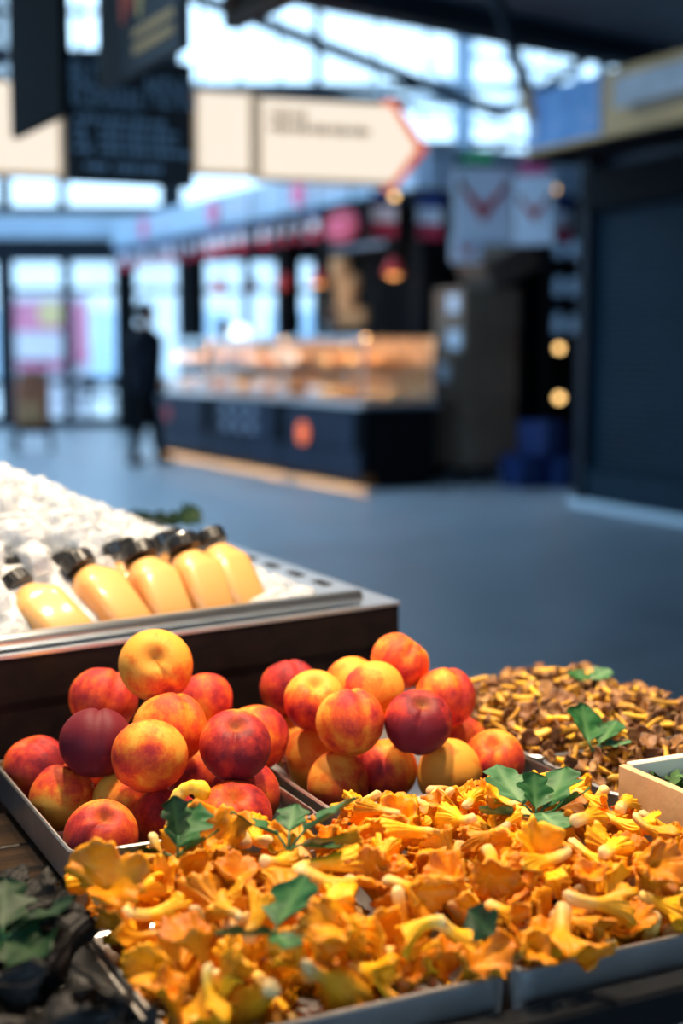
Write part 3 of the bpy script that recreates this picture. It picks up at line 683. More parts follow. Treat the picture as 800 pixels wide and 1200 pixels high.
# ------------------------------------------------------------------ lightbox signs and hanging boards
def face(px0, y0, px1, y1, Y0, slope):      # frame with x along the board (to the right), z up
    a_ = Vector(py_(px0, y0, Y0)); d_ = Vector((math.cos(slope), math.sin(slope), 0))
    r = ray(px1, 410); k = None
    # distance along the board until it reaches column px1
    t = (a_.x * (r[1] / r[0]) - a_.y) / (d_.y - d_.x * (r[1] / r[0]))
    return a_, t
mmz = Matrix(((1, 0, 0), (0, 0, -1), (0, 1, 0)))
sl = math.radians(19)
a_, L_ = face(300, 210, 487, 172, 8.6, sl)
hgt = py_(300, 116, 8.6)[2] - a_.z
plain('sign_edge', (.62, .45, .28), .5, emit=(.6, .42, .25), es=.3)
ar = empty('arrow_sign', 'illuminated cream arrow sign with an orange tip edge', 'sign', a_, sl)
tip = L_ * .83
shape = [(0, 0), (tip, 0), (L_, hgt * .47), (tip, hgt), (0, hgt)]
G().prism(shape, 0, .10, m=mmz, c=(0, .05, 0)).build('lightbox', 'sign_light', ar)
rim = [(tip - .04, -.03), (tip + .01, -.03), (L_ + .05, hgt * .47), (tip + .01, hgt + .03), (tip - .04, hgt + .03), (L_ - .02, hgt * .47)]
G().prism([rim[0], rim[1], rim[2], rim[5]], 0, .12, m=mmz, c=(0, .06, 0)).build('orange_edge', 'orange_rim', ar); G().prism([rim[5], rim[2], rim[3], rim[4]], 0, .12, m=mmz, c=(0, .06, 0)).build('orange_edge', 'orange_rim', ar)
G().box((0, -.005, hgt / 2), (.03, .125, hgt + .02)).build('edge_trim', 'sign_edge', ar); G().box((tip / 2, -.005, 0), (tip, .125, .02)).build('edge_trim', 'sign_edge', ar)
for r_, n, h_ in ((.80, 6, .045), (.64, 16, .05)):
    for j in range(n): G().box((.08 + j * .040, -.056, hgt * r_), (.030, .008, h_ * (.75 + .25 * ((j * 7) % 3)))).build('lettering', 'sign_print', ar)
for s in (.15, tip - .1): bar((s, 0, hgt), (s, 0, ZCL - a_.z), .008, 'hanger', 'dark_frame', ar, 6)
for px0, px1, lb in ((226, 294, 'plain illuminated cream sign panel left of the arrow sign'), (-40, 76, 'plain illuminated cream sign panel at the left edge')):
    b0, L2 = face(px0, 203, px1, 203, 8.05 if px0 > 0 else 7.4, sl); z0 = b0.z; h2 = (Z(108, 8.05) if px0 > 0 else Z(94, 7.4)) - z0
    e = empty('light_panel', lb, 'sign', b0, sl); G().box((L2 / 2, 0, h2 / 2), (L2, .1, h2), bev=.01).build('lightbox', 'sign_light', e)
    for s in (0, L2): G().box((s, -.005, h2 / 2), (.03, .125, h2 + .02)).build('edge_trim', 'sign_edge', e)
    G().box((L2 / 2, -.005, 0), (L2, .125, .02)).build('edge_trim', 'sign_edge', e)
    for s in (.05, L2 - .05): bar((s, 0, h2), (s, 0, ZCL - z0), .008, 'hanger', 'dark_frame', e, 6)
# chalk menu board
sl = math.radians(25)
a_, L_ = face(77, 213, 228, 213, 5.5, sl); h_ = Z(62, 5.5) - a_.z
mb = empty('menu_board', 'hanging black chalkboard menu with pale blue hand lettering', 'menu board', a_, sl)
G().box((L_ / 2, 0, h_ / 2), (L_, .025, h_), bev=.004).build('board', 'blackboard', mb)
def onb(x, z): return Matrix.Translation((x * L_, -.015, z * h_)) @ Matrix.Rotation(PI / 2, 4, 'X')
text_mesh('BLITE', .125, 'chalk', 'lettering', mb, onb(.03, .755), squash=.62); text_mesh('KCEMARRE', .105, 'chalk', 'lettering', mb, onb(.03, .595), squash=.54); text_mesh('MENU', .165, 'chalk', 'lettering', mb, onb(.62, .63), squash=.46)
for r_, x0, x1 in ((.50, .06, .78), (.42, .05, .15), (.42, .24, .88), (.34, .05, .17), (.34, .24, .88), (.26, .05, .2), (.26, .24, .97), (.13, .13, .32), (.13, .36, .75)):
    n = max(2, int((x1 - x0) * L_ / .032))
    for j in range(n): G().box(((x0 + (x1 - x0) * (j + .5) / n) * L_, -.0145, r_ * h_), ((x1 - x0) * L_ / n * .72, .004, .016 + .006 * ((j * 5) % 3))).build('lettering', 'chalk', mb)
for s in (.06, L_ - .06): bar((s, 0, h_), (s, 0, ZCL - a_.z), .006, 'cord', 'dark_frame', mb, 6)
# boards seen at a steep angle
def steep(name, label, pl, yl, pr, yr, Yr, h, body, lean=0):
    z = Z(yr, Yr); Yl = Yr * (410 - yr) / (410 - yl)
    A = Vector((py_(pl, yl, Yl)[0], Yl, z)); B_ = Vector((py_(pr, yr, Yr)[0], Yr, z)); d_ = B_ - A
    e = empty(name, label, 'sign', A, math.atan2(d_.y, d_.x)); L2 = d_.length
    G().box((L2 / 2, 0, h / 2), (L2, .03, h), bev=.004).build('board', body, e)
    for s in (.05, L2 - .05): bar((s, 0, h), (s, 0, ZCL - z), .006, 'cord', 'dark_frame', e, 6)
    return e, L2
steep('black_board', 'plain black hanging board at the top left seen edge on', 18, 162, 78, 134, 4.5, .95, 'soot')
e, L2 = steep('vegetable_board', 'dark hanging board picturing red and yellow vegetables', 121, 106, 217, 56, 4.0, .62, 'blackboard')
for (x, z, w_, h_, rz, m_) in ((.36, .235, .09, .16, .15, 'veg_red'), (.45, .25, .08, .16, -.1, 'veg_red'), (.56, .22, .07, .15, .05, 'poster_yellow'), (.66, .27, .09, .09, -.3, 'veg_green'), (.74, .25, .05, .13, .2, 'bread')):
    pts = [(-.5, .5), (-.3, .56), (.3, .56), (.5, .5), (.38, 0), (.12, -.5), (-.12, -.5), (-.38, 0)]
    G().prism([(p_[0] * w_, p_[1] * h_) for p_ in pts][::-1], 0, .006, m=Matrix.Rotation(rz, 3, 'Y') @ mmz, c=(x * L2, -.014, z)).build('vegetable_print', m_, e)
for r_ in (.105, .060):
    for j in range(9): G().box(((.50 + j * .052) * L2, -.017, r_), (.038 * L2, .006, .026)).build('lettering', 'tan_panel', e)
e, L2 = steep('framed_board', 'brown framed hanging board at the top edge', 277, 26, 338, -2, 4.2, .5, 'card')
G().box((L2 / 2, -.012, .0), (L2 + .03, .05, .035)).build('frame_rail', 'rust_frame', e); G().box((0, -.012, .25), (.035, .05, .5)).build('frame_rail', 'rust_frame', e); G().box((L2, -.012, .25), (.035, .05, .5)).build('frame_rail', 'rust_frame', e)

# ------------------------------------------------------------------ people
def person(label, loc, rz, top, legs, shoe, hgt=1.75, arms=0.15, stride=.18, name='person', bulk=1.05):
    e = empty(name, label, 'person', loc, rz); k = hgt / 1.75
    V = []; E = []; R = []
    def vtx(p, r, par=None):
        V.append(tuple(c * k for c in p)); R.append(r * k)
        if par is not None: E.append((par, len(V) - 1))
        return len(V) - 1
    pel = vtx((0, 0, .96), .145); ab = vtx((.01, 0, 1.12), .135, pel); ch = vtx((.01, 0, 1.30), .155, ab); up_ = vtx((0, 0, 1.43), .11, ch); nk = vtx((.01, 0, 1.52), .055, up_); hd = vtx((.025, 0, 1.58), .05, nk)
    for s, f in ((1, stride), (-1, -stride)):
        hp = vtx((0, .09 * s, .90), .105, pel); kn = vtx((f * .55 + .03, .10 * s, .50), .062, hp); an = vtx((f, .10 * s, .09), .045, kn); vtx((f + .10, .11 * s, .045), .04, an)
        sh_ = vtx((0, .17 * s, 1.42), .07, up_); el_ = vtx((-.04 + arms * .4, .24 * s, 1.14), .05, sh_); vtx((.06 + arms, .22 * s, .92 + arms * .5), .036, el_)
    me = bpy.data.meshes.new('body'); me.from_pydata(V, E, [])
    o = put('body', me, e); md = o.modifiers.new('s', 'SKIN'); o.modifiers.new('d', 'SUBSURF').levels = 2
    for i, r in enumerate(R):
        sv = me.skin_vertices[0].data[i]; r *= bulk if V[i][2] < 1.5 * k else 1; sv.radius = (r, r * (1.15 if i in (0, 1, 2) else 1)); sv.use_root = (i == 0)
    dg = bpy.context.evaluated_depsgraph_get(); dg.update()
    m2 = bpy.data.meshes.new_from_object(o.evaluated_get(dg)); bpy.data.objects.remove(o)
    gg = G(); gg.add([v.co for v in m2.vertices], [tuple(p.vertices) for p in m2.polygons])
    for i, f in enumerate(gg.f):
        z = sum(gg.v[j][2] for j in f) / len(f) / k
        gg.mi[i] = 2 if z > 1.5 else (0 if z > .93 or abs(sum(gg.v[j][1] for j in f) / len(f)) > .19 * k else 1)
    # head with nose and ears, hands with fingers, all in the one body mesh
    hc = Vector((.03, 0, 1.645)) * k
    gg.ball(hc, .105 * k, 18, 14, 2, sc=(.92, .76, 1.12)); gg.ball(hc + Vector((.095, 0, -.015)) * k, .02 * k, 8, 6, 2, sc=(1, .7, 1.3))
    for s in (-1, 1):
        gg.ball(hc + Vector((-.005, .08 * s, -.01)) * k, .027 * k, 8, 6, 2, sc=(.8, .35, 1.2))
        w_ = Vector((.06 + arms, .22 * s, .92 + arms * .5)) * k; gg.ball(w_ + Vector((.02, 0, -.045)) * k, .042 * k, 10, 8, 2, sc=(.8, .45, 1.1))
        for j, ln in enumerate((.065, .075, .07, .055)): gg.tube([w_ + Vector((-.01 + j * .02, 0, -.075)) * k, w_ + Vector((.0 + j * .02, -.008 * s, -.11)) * k, w_ + Vector((.012 + j * .018, -.02 * s, -.08 - ln)) * k], [.010 * k, .009 * k, .007 * k], 6, 2)
        gg.tube([w_ + Vector((.045, -.01 * s, -.04)) * k, w_ + Vector((.07, -.02 * s, -.07)) * k, w_ + Vector((.075, -.022 * s, -.095)) * k], [.011 * k, .010 * k, .008 * k], 6, 2)
    gg.build('body', [top, legs, 'skin'], e, True)
    if bulk > 1.3: G().lathe([(.12, .76), (.225, .77), (.235, .9), (.225, 1.1), (.235, 1.3), (.20, 1.42), (.10, 1.50)], 24, m=Matrix.Diagonal((.72, 1.05, 1)) * 1).build('jacket', top, e, True)
    G().ball(hc + Vector((-.018, 0, .022)) * k, .114 * k, 16, 10, sc=(.95, .86, 1.05)).build('hair', 'hair_dark', e, True)
    for s, f in ((1, stride), (-1, -stride)): G().ball(Vector((f + .06, .105 * s, .045)) * k, .05 * k, 12, 8, sc=(2.5, .95, .9)).build('shoe', shoe, e, True)
    return e
pp = py_(171, 544, 15.7)
person('person in dark jacket and trousers standing sideways by the pastry counter', (pp[0], 15.7, 0), math.radians(28), 'jacket_dark', 'trouser_dark', 'hair_dark', 1.76, .05, .20, bulk=1.35)
person('shop worker in black standing behind the pastry counter', KW(.7, 3.2), math.radians(200), 'jacket_dark', 'trouser_dark', 'hair_dark', 1.78)
person('shop worker in a white jacket standing far inside the kiosk', KW(1.0, 5.0), math.radians(190), 'chef_white', 'trouser_dark', 'hair_dark', 1.72)
person('shop worker in a white jacket bending nearer the dim red lamp', KW(.4, 6.0), math.radians(210), 'chef_white', 'trouser_dark', 'hair_dark', 1.66)

# shopping trolley with a brown bag by the doors
p = pz(40, 531, 0); t = empty('shopping_trolley', 'wheeled trolley carrying a brown bag near the glass doors', 'trolley', (p[0], p[1], 0), .3)
G().box((0, 0, .62), (.40, .30, .62), bev=.06).build('bag', 'brown_bag', t); G().box((0, -.01, .96), (.36, .28, .10), bev=.04).build('bag_flap', 'rust_frame', t); G().box((-.05, -.17, .50), (.26, .04, .26), bev=.015).build('bag_pocket', 'paper_bag', t)
G().box((0, 0, .28), (.44, .34, .05)).build('tray', 'soot', t)
for s in (-.19, .19):
    bar((s, .16, .1), (s, .20, 1.12), .012, 'handle_tube', 'soot', t, 8); bar((s, -.14, .27), (s, -.14, .0), .014, 'leg', 'soot', t, 8)
    G().lathe([(.095, -.02), (.10, -.012), (.10, .012), (.095, .02)], 16, m=Matrix.Rotation(PI / 2, 3, 'Y')).build('wheel', 'soot', t, loc=(s * 1.2, .12, .10))
bar((-.19, .20, 1.12), (.19, .20, 1.12), .014, 'grip', 'soot', t, 8)

# ------------------------------------------------------------------ stall table
T = .80; RIM = .84
tb = empty('display_table', 'dark weathered plank table with a black metal frame carrying the trays', 'table', W(.5, 1.1, 0), TH)
v0 = .79; k = 0
while v0 < 1.50:
    w_ = .098; v1 = min(v0 + w_, 1.505); um = -.12 if v1 < 1.36 else (.17 if v1 < 1.46 else .60)
    G().box(((um + 1.12) / 2 - .5, (v0 + v1) / 2 - 1.1, T - .006), (1.12 - um, v1 - v0 - .0015 + .002, .012), bev=.002).build('plank', 'table_wood', tb); v0 += .1; k += 1
G().box((.5 - .5, .7585 - 1.1, .8055), (1.26, .026, .029), bev=.003).build('front_rail', 'black_metal', tb)
G().box((0, 1.40 - 1.1, .778), (1.2, .026, .018)).build('back_rail', 'black_metal', tb)
for u_ in (-.08, .62, 1.09):
    for v_ in (.80, 1.33): G().box((u_ - .5, v_ - 1.1, .392), (.026, .026, .785), bev=.002).build('leg', 'black_metal', tb)
for u_ in (-.08, .62, 1.09): G().box((u_ - .5, 1.065 - 1.1, .778), (.026, .56, .018)).build('cross_rail', 'black_metal', tb)

def rrect(w, d, r, n=6):
    pts = []
    for (cx_, cy_, a0) in ((w / 2 - r, d / 2 - r, 0), (-w / 2 + r, d / 2 - r, PI / 2), (-w / 2 + r, -d / 2 + r, PI), (w / 2 - r, -d / 2 + r, 3 * PI / 2)):
        for i in range(n): a = a0 + PI / 2 * i / (n - 1); pts.append((cx_ + r * math.cos(a), cy_ + r * math.sin(a)))
    return pts
def tray(u0, u1, v0, v1, z0, z1, label, group='metal food trays', rot=0.0):
    w_, d_, h = u1 - u0, v1 - v0, z1 - z0; gg = G(); tk = .0016; rings = []
    for ins, z in ((.004, 0), (.002, .003), (0, h - .003), (-.0015, h - .0015), (0, h), (tk, h), (tk + .0005, h - .003), (tk + .003, .004), (tk + .006, .002)):
        rings.append([(x, y, z) for x, y in rrect(w_ - 2 * ins, d_ - 2 * ins, max(.003, .014 - ins))])
    n = len(rings[0]); vs_ = [p for r in rings for p in r]
    fs = [(i * n + j, i * n + (j + 1) % n, (i + 1) * n + (j + 1) % n, (i + 1) * n + j) for i in range(len(rings) - 1) for j in range(n)]
    fs += [tuple(range(n - 1, -1, -1)), tuple(range((len(rings) - 1) * n, len(rings) * n))]
    o = gg.add(vs_, fs).build('metal_tray', 'steel', None, loc=W((u0 + u1) / 2, (v0 + v1) / 2, z0), rot=(0, 0, TH + rot))
    return tag(o, label, 'tray', group)
tray(.303, .533, 1.136, 1.437, T, RIM, 'shallow steel tray holding the left heap of peaches')
tray(.548, .803, 1.146, 1.440, T, RIM, 'shallow steel tray holding the right heap of peaches')
TA = (.270, .509, .780, 1.055); TB = (.514, .780, .780, 1.092)
tray(*TA, T, RIM, 'steel tray heaped with chanterelles at the front left')
tray(*TB, T, RIM, 'steel tray heaped with chanterelles at the front right')
TC = (.812, 1.085, 1.205, 1.495); TD = (.812, 1.085, 1.062, 1.197)
tray(*TC, T, RIM, 'steel tray of brown yellow-stemmed mushrooms at the back right')
tray(*TD, T, RIM, 'narrow steel tray of yellow-stemmed mushrooms behind the wooden crate')
TT = (.020, .264, .800, 1.062)
tray(*TT, T, RIM, 'steel tray of black trumpet mushrooms at the lower left')

# ------------------------------------------------------------------ peaches
def peach_mesh(seed):
    r_ = random.Random(seed); gg = G(); n, k = 56, 36; cav = []
    sq = r_.uniform(.90, .97); lo = r_.uniform(-.02, .03)
    vs_ = []
    for i in range(k + 1):
        t = PI * i / k
        for j in range(n):
            ph = 2 * PI * j / n; d = (ph + PI) % (2 * PI) - PI
            groove = math.exp(-(d / .16) ** 2) * (math.sin(t) ** .6) * .105 * (.55 + .45 * math.cos(t / 1.3))
            shoulder = math.exp(-((abs(d) - .38) / .3) ** 2) * math.sin(t) * .03
            cv = math.exp(-(t / .30) ** 2); tip = math.exp(-((PI - t) / .22) ** 2)
            r = 1 - groove + shoulder - .33 * cv - .05 * tip + .018 * math.sin(2 * ph + seed) * math.sin(t)
            vs_.append((r * math.sin(t) * math.cos(ph), r * math.sin(t) * math.sin(ph), sq * r * math.cos(t) + lo * math.sin(t)))
            cav.append(.55 * math.exp(-(t / .26) ** 2))
    fs = [(i * n + j, (i + 1) * n + j, (i + 1) * n + (j + 1) % n, i * n + (j + 1) % n) for i in range(k) for j in range(n)]
    gg.add([(x * .036, y * .036, z * .036) for x, y, z in vs_], fs); gg.att['cavity'] = cav
    return gg.mesh('peach', 'peach_skin', True)
PM = [peach_mesh(s) for s in range(4)]
# pixel centre, apparent diameter, height of centre, blush (0 yellow .. 1 crimson), darkness, facing: (azimuth of the stem pole, tilt)
T1 = [(184, 784, 86, .950, .06, 0, 'top', 'topmost peach of the left heap with its stem hollow facing out'),
      (121, 820, 82, .900, .32, 0, 'side', 'orange red peach at the upper left of the left heap'),
      (197, 850, 88, .902, .08, 0, 'side', 'yellow orange peach below the topmost one in the left heap'),
      (238, 824, 70, .900, .50, .10, 'any', 'small red peach half hidden right of the topmost one'),
      (114, 873, 86, .890, .95, .50, 'side', 'darkest purple crimson peach in the left heap'),
      (180, 894, 90, .888, .42, 0, 'any', 'red orange peach in the middle of the left heap'),
      (38, 893, 76, .838, .60, .05, 'any', 'red peach in the back left corner of its tray'),
      (80, 900, 72, .838, -.2, 0, 'any', 'yellow peach peeping out beside the dark purple one'),
      (69, 937, 78, .838, .14, 0, 'any', 'orange peach against the left wall of its tray'),
      (133, 939, 76, .836, .22, 0, 'any', 'orange peach in shadow under the dark purple one'),
      (118, 983, 88, .838, .50, .16, 'front', 'dusky red peach with a yellow cleft in the front left tray corner'),
      (199, 955, 82, .838, .38, .04, 'side', 'cleft peach in the front row behind the curled chanterelle'),
      (284, 957, 88, .838, .46, 0, 'front', 'coral red peach in the front row beside the tray divide'),
      (278, 879, 86, .890, .66, .18, 'front', 'crimson peach at the right of the left heap'),
      (298, 866, 80, .872, .40, 0, 'any', 'red peach behind the crimson one at the right'),
      (322, 930, 84, .840, .62, .22, 'any', 'shaded red peach low at the right end of the left tray'),
      (233, 906, 78, .840, .60, .30, 'any', 'deep red peach in shadow in the middle of the left tray')]
T2 = [(339, 808, 68, .895, .55, .06, 'side', 'red peach at the upper left of the right heap'),
      (371, 821, 74, .905, .12, 0, 'front', 'yellow orange peach second from the left on the right heap'),
      (410, 848, 82, .898, .18, 0, 'side', 'large orange peach with a red cheek in the middle of the right heap'),
      (441, 807, 74, .912, .02, 0, 'any', 'golden peach near the top of the right heap'),
      (420, 803, 66, .902, .16, 0, 'any', 'orange peach hidden behind the golden one'),
      (464, 784, 72, .925, .15, 0, 'any', 'topmost yellow and red peach of the right heap'),
      (512, 815, 74, .900, .30, 0, 'side', 'orange peach at the upper right of the right heap'),
      (490, 846, 80, .898, .80, .16, 'front', 'crimson peach with a dimple in the right heap'),
      (547, 868, 70, .840, .70, .25, 'any', 'dusky peach in shadow at the back right of the right tray'),
      (528, 902, 82, .838, .10, 0, 'any', 'orange peach in the front row near the right tray end'),
      (587, 892, 74, .838, .36, .05, 'front', 'yellow and red peach at the right end of the right tray'),
      (413, 914, 78, .838, .48, .20, 'left', 'striped plum red peach lying on its side in the front row'),
      (456, 906, 76, .838, .56, .03, 'any', 'red peach in the front row between the striped and orange ones'),
      (365, 892, 78, .838, .30, 0, 'any', 'orange peach at the left end of the right tray'),
      (346, 868, 70, .838, .05, 0, 'any', 'small orange peach in the back left corner of the right tray')]
def place_peaches(lst, box):
    C_ = []; R_ = []
    for (x, y, d, z, *_r) in lst:
        p = pz(x, y, z); dist = float(np.dot(p - CAM, FW)); C_.append(p); R_.append(min(.0385, max(.0315, d / 2 / F * dist)))
    hidden = []
    C_ = np.array(C_); R_ = np.array(R_)
    for it in range(300):
        mv = np.zeros_like(C_)
        for i in range(len(C_)):
            dlt = C_ - C_[i]; dist = np.linalg.norm(dlt, axis=1); lim = (R_ + R_[i]) * .955
            for j in np.where((dist < lim) & (dist > 0))[0]:
                push = dlt[j] / dist[j] * (lim[j] - dist[j]) * .25; push[2] *= .5; mv[i] -= push; mv[j] += push
        C_ = C_ + mv
        for i in range(len(C_)):
            u_, v_ = uv(C_[i]); m_ = R_[i] * .97 + .003
            if C_[i][2] < RIM + .02: u_ = min(max(u_, box[0] + m_), box[1] - m_); v_ = min(max(v_, box[2] + m_), box[3] - m_)
            w_ = W(u_, v_); C_[i][0], C_[i][1] = w_.x, w_.y; C_[i][2] = max(C_[i][2], T + .002 + R_[i] * .96)
    for i, (x, y, d, z, bl, dk, face_, lb) in enumerate(lst):
        o = put('peach', PM[i % 4], None, tuple(C_[i]), (0, 0, 0), R_[i] / .036)
        az = rng.uniform(0, 2 * PI)
        tocam = Vector(CAM) - Vector(C_[i]); tocam.normalize()
        if face_ == 'top': pole = (tocam + Vector((-.05, 0, .25)))
        elif face_ == 'front': pole = Vector((tocam.x + rng.uniform(-.25, .25), tocam.y * .55, .85))
        elif face_ == 'side': pole = Vector((rng.uniform(-.5, .5), .5, .85))
        elif face_ == 'left': pole = Vector((1.0, -.45, .1))
        else: pole = Vector((rng.uniform(-1, 1), rng.uniform(-.2, 1), rng.uniform(-.4, 1)))
        pole.normalize()
        # groove (+X of the fruit) turned towards the viewer, with a random roll
        xa = (tocam - pole * tocam.dot(pole)).normalized(); roll = {'top': 0.25, 'side': rng.uniform(-.7, .7), 'front': rng.uniform(-.5, .5), 'left': 2.2}.get(face_, rng.uniform(-3, 3))
        xa = Matrix.Rotation(roll, 3, pole) @ xa; ya = pole.cross(xa)
        o.rotation_mode = 'QUATERNION'; o.rotation_quaternion = Matrix((xa, ya, pole)).transposed().to_quaternion()
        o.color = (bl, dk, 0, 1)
        tag(o, lb, 'peach', 'peaches in the left tray' if lst is T1 else 'peaches in the right tray')
place_peaches(T1, (.303, .533, 1.136, 1.437)); place_peaches(T2, (.548, .803, 1.146, 1.440))

# ------------------------------------------------------------------ mushrooms
def chanterelle(seed, n=60, kind='golden'):
    r_ = random.Random(seed); gg = G(); tone = []
    if kind == 'golden':
        Ls = r_.uniform(.024, .040); rs = r_.uniform(.0040, .0062); Hc = r_.uniform(.012, .022); Rc = r_.uniform(.015, .026); s0 = r_.uniform(.30, .5); dep = r_.uniform(.5, .95)
        amp, fold, bend, th_ = r_.uniform(.6, 1.25), r_.choice((0, .15, .35, .55)), r_.uniform(-11, 11), .0028
    elif kind == 'yellowfoot':
        Ls = r_.uniform(.024, .042); rs = r_.uniform(.0022, .0034); Hc = r_.uniform(.005, .010); Rc = r_.uniform(.009, .0155); s0 = .80; dep = r_.uniform(.2, .6)
        amp, fold, bend, th_ = r_.uniform(.5, 1.0), r_.choice((0, .2, .4)), r_.uniform(-10, 10), .0012
    else:
        Ls = r_.uniform(.030, .045); rs = r_.uniform(.0045, .007); Hc = r_.uniform(.012, .02); Rc = r_.uniform(.016, .024); s0 = .1; dep = 1.5
        amp, fold, bend, th_ = r_.uniform(1.3, 2.0), r_.choice((.1, .3, .5)), r_.uniform(-9, 9), .0012
    H = Ls + Hc; A = [(m, r_.uniform(.4, 1) * a * amp, r_.uniform(0, 6.3), r_.uniform(.4, 1) * b * amp, r_.uniform(0, 6.3)) for m, a, b in ((2, .15, .26), (3, .13, .24), (5, .07, .16), (8, .05, .09), (13, .045, .05), (19, .02, .03))]
    NG = r_.randint(15, 20); k1, k2 = (16, 8) if n > 40 else (9, 4); prof = []
    for i in range(k1):
        s = i / (k1 - 1); f = max(0, (s - s0) / (1 - s0)) ** 1.9
        prof.append((rs * (1.15 - .22 * s) * (.45 if i == 0 else 1) * (1 - f) + Rc * f, s * H, f, 0, s))
    zr = H
    for i in range(k2):
        f = 1 - i / (k2 - 1) * .93; rr = max(.0012, (Rc - th_) * f)
        prof.append((rr, zr + .0006 * (i == 0) - dep * Hc * (1 - f) ** (1.3 if kind != 'trumpet' else .6) * (1 if kind != 'trumpet' else 1.6) + (th_ * .6 if i else 0) * 0, f ** 1.5, 1, .9 + .1 * f))
    wob = (r_.uniform(-.004, .004), r_.uniform(-.004, .004)); ba = r_.uniform(0, 2 * PI)
    cb, sb = math.cos(ba), math.sin(ba); vs_ = []
    for (r, z, f, inner, s) in prof:
        for j in range(n):
            ph = 2 * PI * j / n; rm = 1; zz = 0
            for m, a, p1, b, p2 in A: rm += a * f * math.sin(m * ph + p1); zz += b * f * f * Rc * math.sin(m * ph + p2)
            if not inner and kind == 'golden': rm *= 1 + .11 * min(1, f * 4) * (1 - f * .5) * math.cos(NG * ph)
            if kind == 'trumpet': rm *= 1 + .13 * math.sin(5 * ph + 130 * z + A[0][2]) * math.sin(3 * ph - 90 * z) + .06 * math.sin(11 * ph + 60 * z)
            if f < .2 and not inner: rm *= 1 + .08 * math.sin(3 * ph + 40 * z) + .05 * math.sin(2 * ph + 90 * z)
            x, y = r * rm * math.cos(ph), r * rm * math.sin(ph); y *= 1 - fold * f
            zc_ = z + zz - fold * f * .25 * abs(x)
            q = z + .0; bx_ = bend * (q ** 2) + wob[0] * math.sin(q * 90); by_ = wob[1] * math.sin(q * 70 + 1)
            vs_.append((x + cb * bx_ - sb * by_, y + sb * bx_ + cb * by_, zc_ - H * .55))
            tn = s if not inner else s
            if kind == 'golden': tn = min(1, (s / max(.01, s0 * 1.35)) * .5) if s < s0 * 1.2 else .45 + .30 * f + .25 * inner
            elif kind == 'yellowfoot': tn = .28 * s / s0 if s < s0 else (.55 + .4 * f if not inner else .75 + .2 * f)
            tone.append(tn)
    m_ = len(prof)
    fs = [(i * n + j, i * n + (j + 1) % n, (i + 1) * n + (j + 1) % n, (i + 1) * n + j) for i in range(m_ - 1) for j in range(n)]
    fs += [tuple(range(n - 1, -1, -1)), tuple(range((m_ - 1) * n, m_ * n))]
    gg.add(vs_, fs); gg.att['tone'] = tone; gg.form = (Rc, Ls, fold); return gg
MATN = {'golden': 'chanterelle_flesh', 'yellowfoot': 'yellowfoot_flesh', 'trumpet': 'trumpet_flesh'}

CELL = .0035
class Heap:
    """drops rotated shapes onto a height map so that each one rests on those below it"""
    def __init__(s, boxes, base, target):
        us = [b[0] for b in boxes] + [b[1] for b in boxes]; v_ = [b[2] for b in boxes] + [b[3] for b in boxes]
        s.u0, s.v0 = min(us) - .07, min(v_) - .07; s.nu = int((max(us) + .07 - s.u0) / CELL) + 1; s.nv = int((max(v_) + .07 - s.v0) / CELL) + 1
        s.h = np.full((s.nu, s.nv), RIM + .003); s.target = target
        for b in boxes: s.h[int((b[0] + .002 - s.u0) / CELL):int((b[1] - .002 - s.u0) / CELL), int((b[2] + .002 - s.v0) / CELL):int((b[3] - .002 - s.v0) / CELL)] = base
    def drop(s, vrot, cands, sink=.004):
        best = None
        iu0 = np.floor(vrot[:, 0] / CELL).astype(int); iv0 = np.floor(vrot[:, 1] / CELL).astype(int)
        for (u_, v_) in cands:
            a = iu0 + int((u_ - s.u0) / CELL); b = iv0 + int((v_ - s.v0) / CELL)
            if a.min() < 0 or b.min() < 0 or a.max() >= s.nu or b.max() >= s.nv: continue
            z = float(np.max(s.h[a, b] - vrot[:, 2])) - sink
            sc_ = z + vrot[:, 2].mean() - s.target(u_, v_)
            if best is None or sc_ < best[0]: best = (sc_, u_, v_, z, a, b)
        if best is None: return None
        sc_, u_, v_, z, a, b = best
        if z + vrot[:, 2].max() > s.target(u_, v_) + .023: return None
        np.maximum.at(s.h, (a, b), vrot[:, 2] + z)
        return (u_, v_, z, sc_)
def rand_rot(r_, mode):
    if mode == 'lie': tilt = r_.uniform(.9, 1.75)
    elif mode == 'up': tilt = r_.uniform(.1, .8)
    else: tilt = r_.uniform(0, PI)
    return Matrix.Rotation(r_.uniform(0, 2 * PI), 3, 'Z') @ Matrix.Rotation(tilt, 3, 'X') @ Matrix.Rotation(r_.uniform(0, 2 * PI), 3, 'Z')
